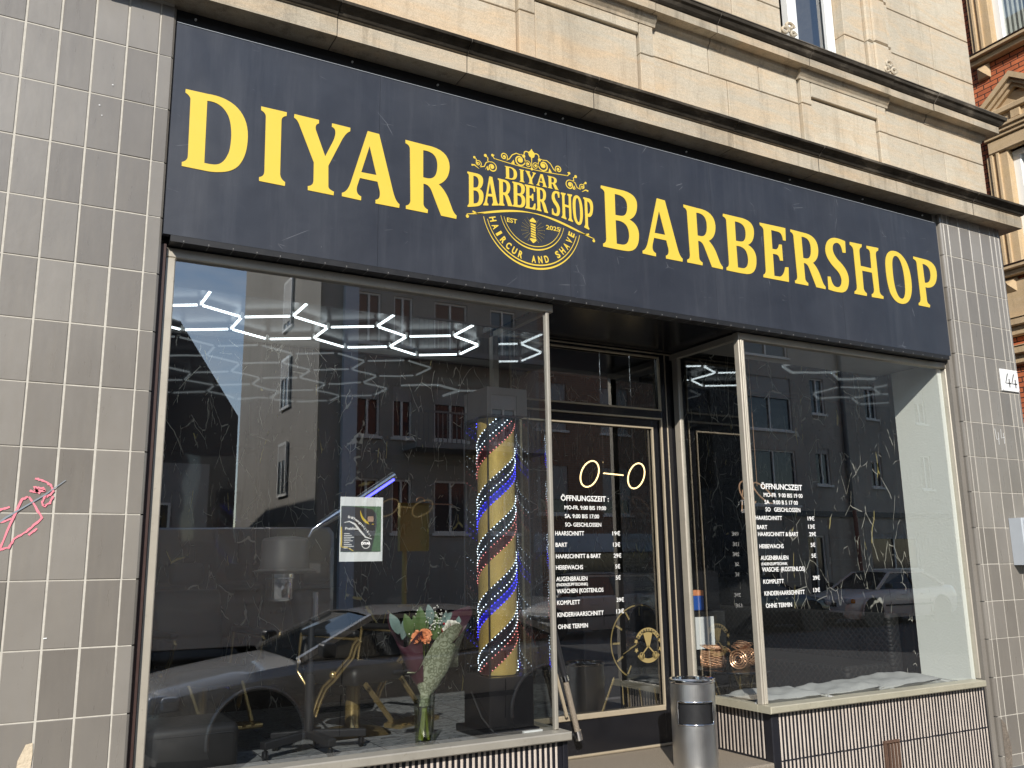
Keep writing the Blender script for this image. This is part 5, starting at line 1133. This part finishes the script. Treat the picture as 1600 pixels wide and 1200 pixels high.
windows(bG, [(.6, 1.4, .2, 1.6), (2.6, 3.4, .2, 1.6)], y=OY+.3)

# ------------------------------------------------------------------ vehicles
def wheel(car, x, y, r, side):
    mb = MB(); w = .2; ri = r*.64
    st = len(mb.v); mb.lathe([(ri, 0), (r*.93, 0), (r, .03), (r, w-.03), (r*.93, w), (ri, w)], 0, 0, 36)
    mt = Matrix.Translation((x, y, r)) @ Matrix.Rotation(R(90) if side < 0 else R(-90), 4, 'X'); mb.xf(mt, st); ty = mb.build('wheel', 'rubber', car, smooth=40)
    mb = MB(); mb.lathe([(ri, .17), (ri*.97, .195), (ri*.9, .16), (ri*.9, .05)], 0, 0, 30); mb.lathe([(.0001, .175), (.05, .175), (.06, .15)], 0, 0, 16)
    for k in range(7):
        a = 2*math.pi*k/7; mb.bar((.04*math.cos(a), .04*math.sin(a), .16), (ri*.93*math.cos(a), ri*.93*math.sin(a), .168), .035, .02)
    mb.xf(mt, 0); mb.build('rim', 'rim', ty, smooth=35)
    mb = MB(); mb.lathe([(.0001, .06), (ri*.92, .06)], 0, 0, 24); mb.xf(mt, 0); mb.build('brake_disc', 'blackm', ty)
def car(label, x, y, paint, L=4.4, Wd=1.74, H=1.40, fl=1, hatch=False, face=-1):
    """nose points to -x for face=-1; origin on the ground at the middle of the nose"""
    c = empty('parked_car', label, 'car', (x, y, GZ-.13), 0, 'cars parked along the kerb')
    s = 1 if face < 0 else -1; hw = Wd/2; belt = .88; rw = .33
    fx, rx = L*.19, L*.80
    # lower body: stations along the length with section (sill, bulge, belt)
    T = [(0, .30, .62, .66, .80), (.03, .20, .68, .72, .90), (.10, .19, .74, .78, .96), (.22, .19, .80, .86, 1), (.30, .19, .84, .90, 1), (.55, .19, .88, .92, 1), (.80, .19, .91, .95, 1), (.93, .22, .90, .96, .96), (.985, .28, .84, .92, .88), (1.0, .36, .78, .84, .82)] if not hatch else [(0, .30, .62, .66, .80), (.03, .20, .70, .76, .90), (.10, .19, .78, .84, .96), (.22, .19, .85, .92, 1), (.30, .19, .90, .95, 1), (.55, .19, .92, .97, 1), (.80, .19, .94, .99, 1), (.95, .22, .93, .98, .96), (1.0, .36, .86, .90, .88)]
    rings = []
    for t, zb_, zs_, zt_, k in T:
        w = hw*k; xx = s*t*L
        half = [(0, zt_+.012), (w*.55, zt_+.008), (w*.86, zt_-.01), (w*.955, zs_-.02), (w, (zs_+zb_)/2+.12), (w*.985, (zs_+zb_)/2-.05), (w*.97, zb_+.10), (w*.90, zb_), (0, zb_)]
        ring = [(xx, a, b) for a, b in half]+[(xx, -a, b) for a, b in half[-2:0:-1]]
        rings.append(ring)
    # densify along the length
    R2 = []
    for i in range(len(rings)-1):
        for k in range(4): R2.append([tuple(p[q]+(r[q]-p[q])*k/4 for q in range(3)) for p, r in zip(rings[i], rings[i+1])])
    R2.append(rings[-1])
    mb = MB(); mb.loft(R2, True, True); mb.cur = 1
    body = mb.build('body', [paint, 'blackm'], c, smooth=32)
    # wheel arches: flat dark discs paint in the shade of the hollow, + wheels
    for wx in (fx, rx):
        for sd in (-1, 1):
            mb = MB(); mb.lathe([(.0001, 0), (rw+.055, 0)], 0, 0, 30); mb.xf(Matrix.Translation((s*wx, sd*(hw+.006), rw)) @ Matrix.Rotation(R(90), 4, 'X')); mb.build('arch_shade_disc', 'blackm', c)
            mb = MB(); mb.tube([(s*wx+(rw+.06)*math.cos(R(a)), sd*(hw+.006), rw+(rw+.06)*math.sin(R(a))) for a in range(-12, 193, 8)], .018, 6); mb.build('arch_lip', paint, c, smooth=60)
            wheel(c, s*wx, sd*(hw-.16 if sd > 0 else hw-.16), rw, -sd)
    # greenhouse
    G = [(.27, .90, .91, .84), (.425, H-.045, .92, .68), (.50, H, .92, .66), (.66, H-.01, .93, .66), (.73, H-.05, .94, .68), (.865, .97, .95, .82)] if not hatch else [(.24, .94, .95, .86), (.40, H-.05, .96, .70), (.50, H, .97, .68), (.75, H-.01, .98, .68), (.90, H-.07, .98, .70), (.985, .99, .98, .84)]
    mbG, mbP = MB(), MB(); low_, top_ = [], []
    for t, zt_, zb_, k in G: top_.append((s*t*L, hw*k, zt_))
    bl = [(s*G[0][0]*L, hw*.84, .905), (s*G[-1][0]*L, hw*.84, .965)]
    # roof skin
    rf = MB(); rows = []
    for x_, w_, z_ in top_[1:-1]: rows.append([(x_, w_*q, z_-.035*abs(q)**3) for q in (-1, -.8, -.4, 0, .4, .8, 1)])
    rf.loft(rows, False)
    for sd in (-1, 1):     # pillars
        A0, A1 = (top_[0][0], sd*hw*.86, G[0][1]), (top_[1][0], sd*top_[1][1], top_[1][2]-.03)
        B0, B1 = ((top_[2][0]*.45+top_[3][0]*.55), sd*hw*.93, .91), ((top_[2][0]*.5+top_[3][0]*.5), sd*top_[2][1], top_[2][2]-.035)
        C0, C1 = (top_[-1][0], sd*hw*.86, G[-1][1]), (top_[-2][0], sd*top_[-2][1], top_[-2][2]-.03)
        rf.bar(A0, A1, .06, .05); rf.bar(C0, C1, .10, .06); mbP.bar(B0, B1, .07, .03)
        rf.bar((top_[1][0], sd*top_[1][1], top_[1][2]-.03), (top_[-2][0], sd*top_[-2][1], top_[-2][2]-.03), .05, .04)
        mbG.loft([[A0, (B0[0], sd*hw*.925, .90), C0], [A1, (B1[0], sd*top_[2][1]*.985, B1[2]), C1]], False)
    rf.build('roof', paint, c, smooth=40)
    mbG.loft([[(top_[0][0], q*hw*.86, G[0][1]) for q in (-1, 0, 1)], [(top_[1][0], q*top_[1][1], top_[1][2]-.03+.02*(1-abs(q))) for q in (-1, 0, 1)]], False)
    mbG.loft([[(top_[-1][0], q*hw*.86, G[-1][1]) for q in (-1, 0, 1)], [(top_[-2][0], q*top_[-2][1], top_[-2][2]-.03+.02*(1-abs(q))) for q in (-1, 0, 1)]], False)
    mbG.build('window_glass', 'carglass', c); mbP.build('door_pillar', 'blackm', c)
    for sd in (-1, 1):
        mb = MB(); mb.rbox(s*L*.31-.06, s*L*.31+.06, sd*(hw+.09)-.09, sd*(hw+.09)+.09, .93, 1.05, .03); mb.build('wing_mirror', 'plastic', c, smooth=60)
        mb = MB(); mb.rbox(min(s*.02, s*.20), max(s*.02, s*.20), sd*hw*.72-.16, sd*hw*.72+.16, .56, .70, .05); hl = mb.build('headlight', 'lampg', c, smooth=60)
        mb = MB(); mb.rbox(min(s*.12, s*.26), max(s*.12, s*.26), sd*hw*.88-.06, sd*hw*.88+.06, .58, .69, .03); mb.build('indicator', 'amber' if paint == 'carwh' else 'lampg', hl, smooth=60)
        mb = MB(); mb.rbox(min(s*(L-.12), s*(L-.01)), max(s*(L-.12), s*(L-.01)), sd*hw*.68-.14, sd*hw*.68+.14, .70, .86, .04); mb.build('tail_light', 'redl', c, smooth=60)
        mb = MB()
        for t in (.345, .53, .70):
            mb.tube([(s*L*t, sd*(hw+.001)*.985, .28), (s*L*t, sd*(hw+.001), .55), (s*L*(t+.005), sd*hw*.96, .88)], .005, 5)
        mb.box(min(s*L*.30, s*L*.75), max(s*L*.30, s*L*.75), sd*hw*1.004-.012, sd*hw*1.004+.012, .48, .52); mb.build('door_seam', 'blackm', c)
        for t in (.47, .64):
            mb = MB(); mb.rbox(s*L*t-.09, s*L*t+.09, sd*hw*.995-.02, sd*hw*.995+.03, .74, .775, .014); mb.build('door_handle', paint, c, smooth=60)
    mb = MB(); mb.box(min(s*.0, -s*.015), max(s*.0, -s*.015), -.42, .42, .50, .60); mb.box(min(0, -s*.02), max(0, -s*.02), -.6, .6, .26, .36); mb.build('grille', 'blackm', c)
    mb = MB(); mb.box(min(-s*.03, -s*.02), max(-s*.03, -s*.02), -.26, .26, .37, .48); mb.build('number_plate', 'plate', c)
    return c
car('graphite grey saloon parked close by and mirrored across the bottom of the left window', 1.02, -3.95, 'carg', 4.5, 1.74, 1.30)
car('silver hatchback mirrored in the lower door glass', 9.8, -11.9, 'carsil', 4.0, 1.72, 1.46, hatch=True)
car('black saloon mirrored at the left of the right window', 17.75, -11.95, 'carbl', 4.3, 1.76, 1.38, face=1)
car('white saloon mirrored against the white stucco wall', 18.3, -11.95, 'carwh', 4.4, 1.70, 1.38)
vn = empty('panel_van', 'grey panel van mirrored at the left of the left window', 'van', (-.6, -13, GZ-.13))
mb = MB(); prof = [(0, .35), (.05, .95), (.35, 1.15), (1.0, 1.25), (1.55, 2.1), (1.9, 2.38), (5.9, 2.42), (6.0, 2.3), (6.02, .4), (5.9, .3), (.1, .3)]
rings = []
for y_, k in ((-1.0, .97), (-.93, 1.0), (.93, 1.0), (1.0, .97)): rings.append([((x-3)*k+3, y_, (z-1.3)*k+1.3) for x, z in prof])
mb.loft(rings, True, True); mb.build('body', 'vanp', vn, smooth=30)
mb = MB(); mb.box(2.4, 4.2, .995, 1.012, .55, 2.15); mb.box(1.95, 5.95, 1.0, 1.02, 1.05, 1.10); mb.box(2.4, 5.9, 1.0, 1.02, 1.28, 1.31); mb.build('side_door', 'vanp', vn)
mb = MB(); mb.quad((1.3, 1.006, 1.28), (2.2, 1.006, 1.28), (2.2, 1.006, 2.05), (1.7, 1.006, 2.05)); mb.quad((1.02, -.85, 1.27), (1.02, .85, 1.27), (1.56, .8, 2.07), (1.56, -.8, 2.07)); mb.build('window_glass', 'carglass', vn)
for wx in (1.05, 4.9):
    for sd in (-1, 1): wheel(vn, wx, sd*.83, .34, -sd)
# ochre panel on a post at the kerb
SG = empty('street_sign', 'ochre box sign on a post at the far kerb mirrored above the bouquet', 'sign post', (6.43, -10.65, GZ))
mb = MB(); mb.bbox(-.285, .285, -.07, .07, 1.80, 2.67, .02); mb.build('sign_box', 'signback', SG)
mb = MB(); mb.tube([(-.17, 0, -.12), (-.17, 0, 1.80)], .045, 14); mb.build('post', 'signback', SG, smooth=40)
mb = MB(); mb.tube([(.14+.08*math.cos(a), 0, 2.70+.08*math.sin(a)) for a in [math.pi*i/14 for i in range(15)]], .012, 6); mb.tube([(.2, 0, 2.66), (.80, 0, 2.66)], .012, 6); mb.build('bracket', 'copper', SG)
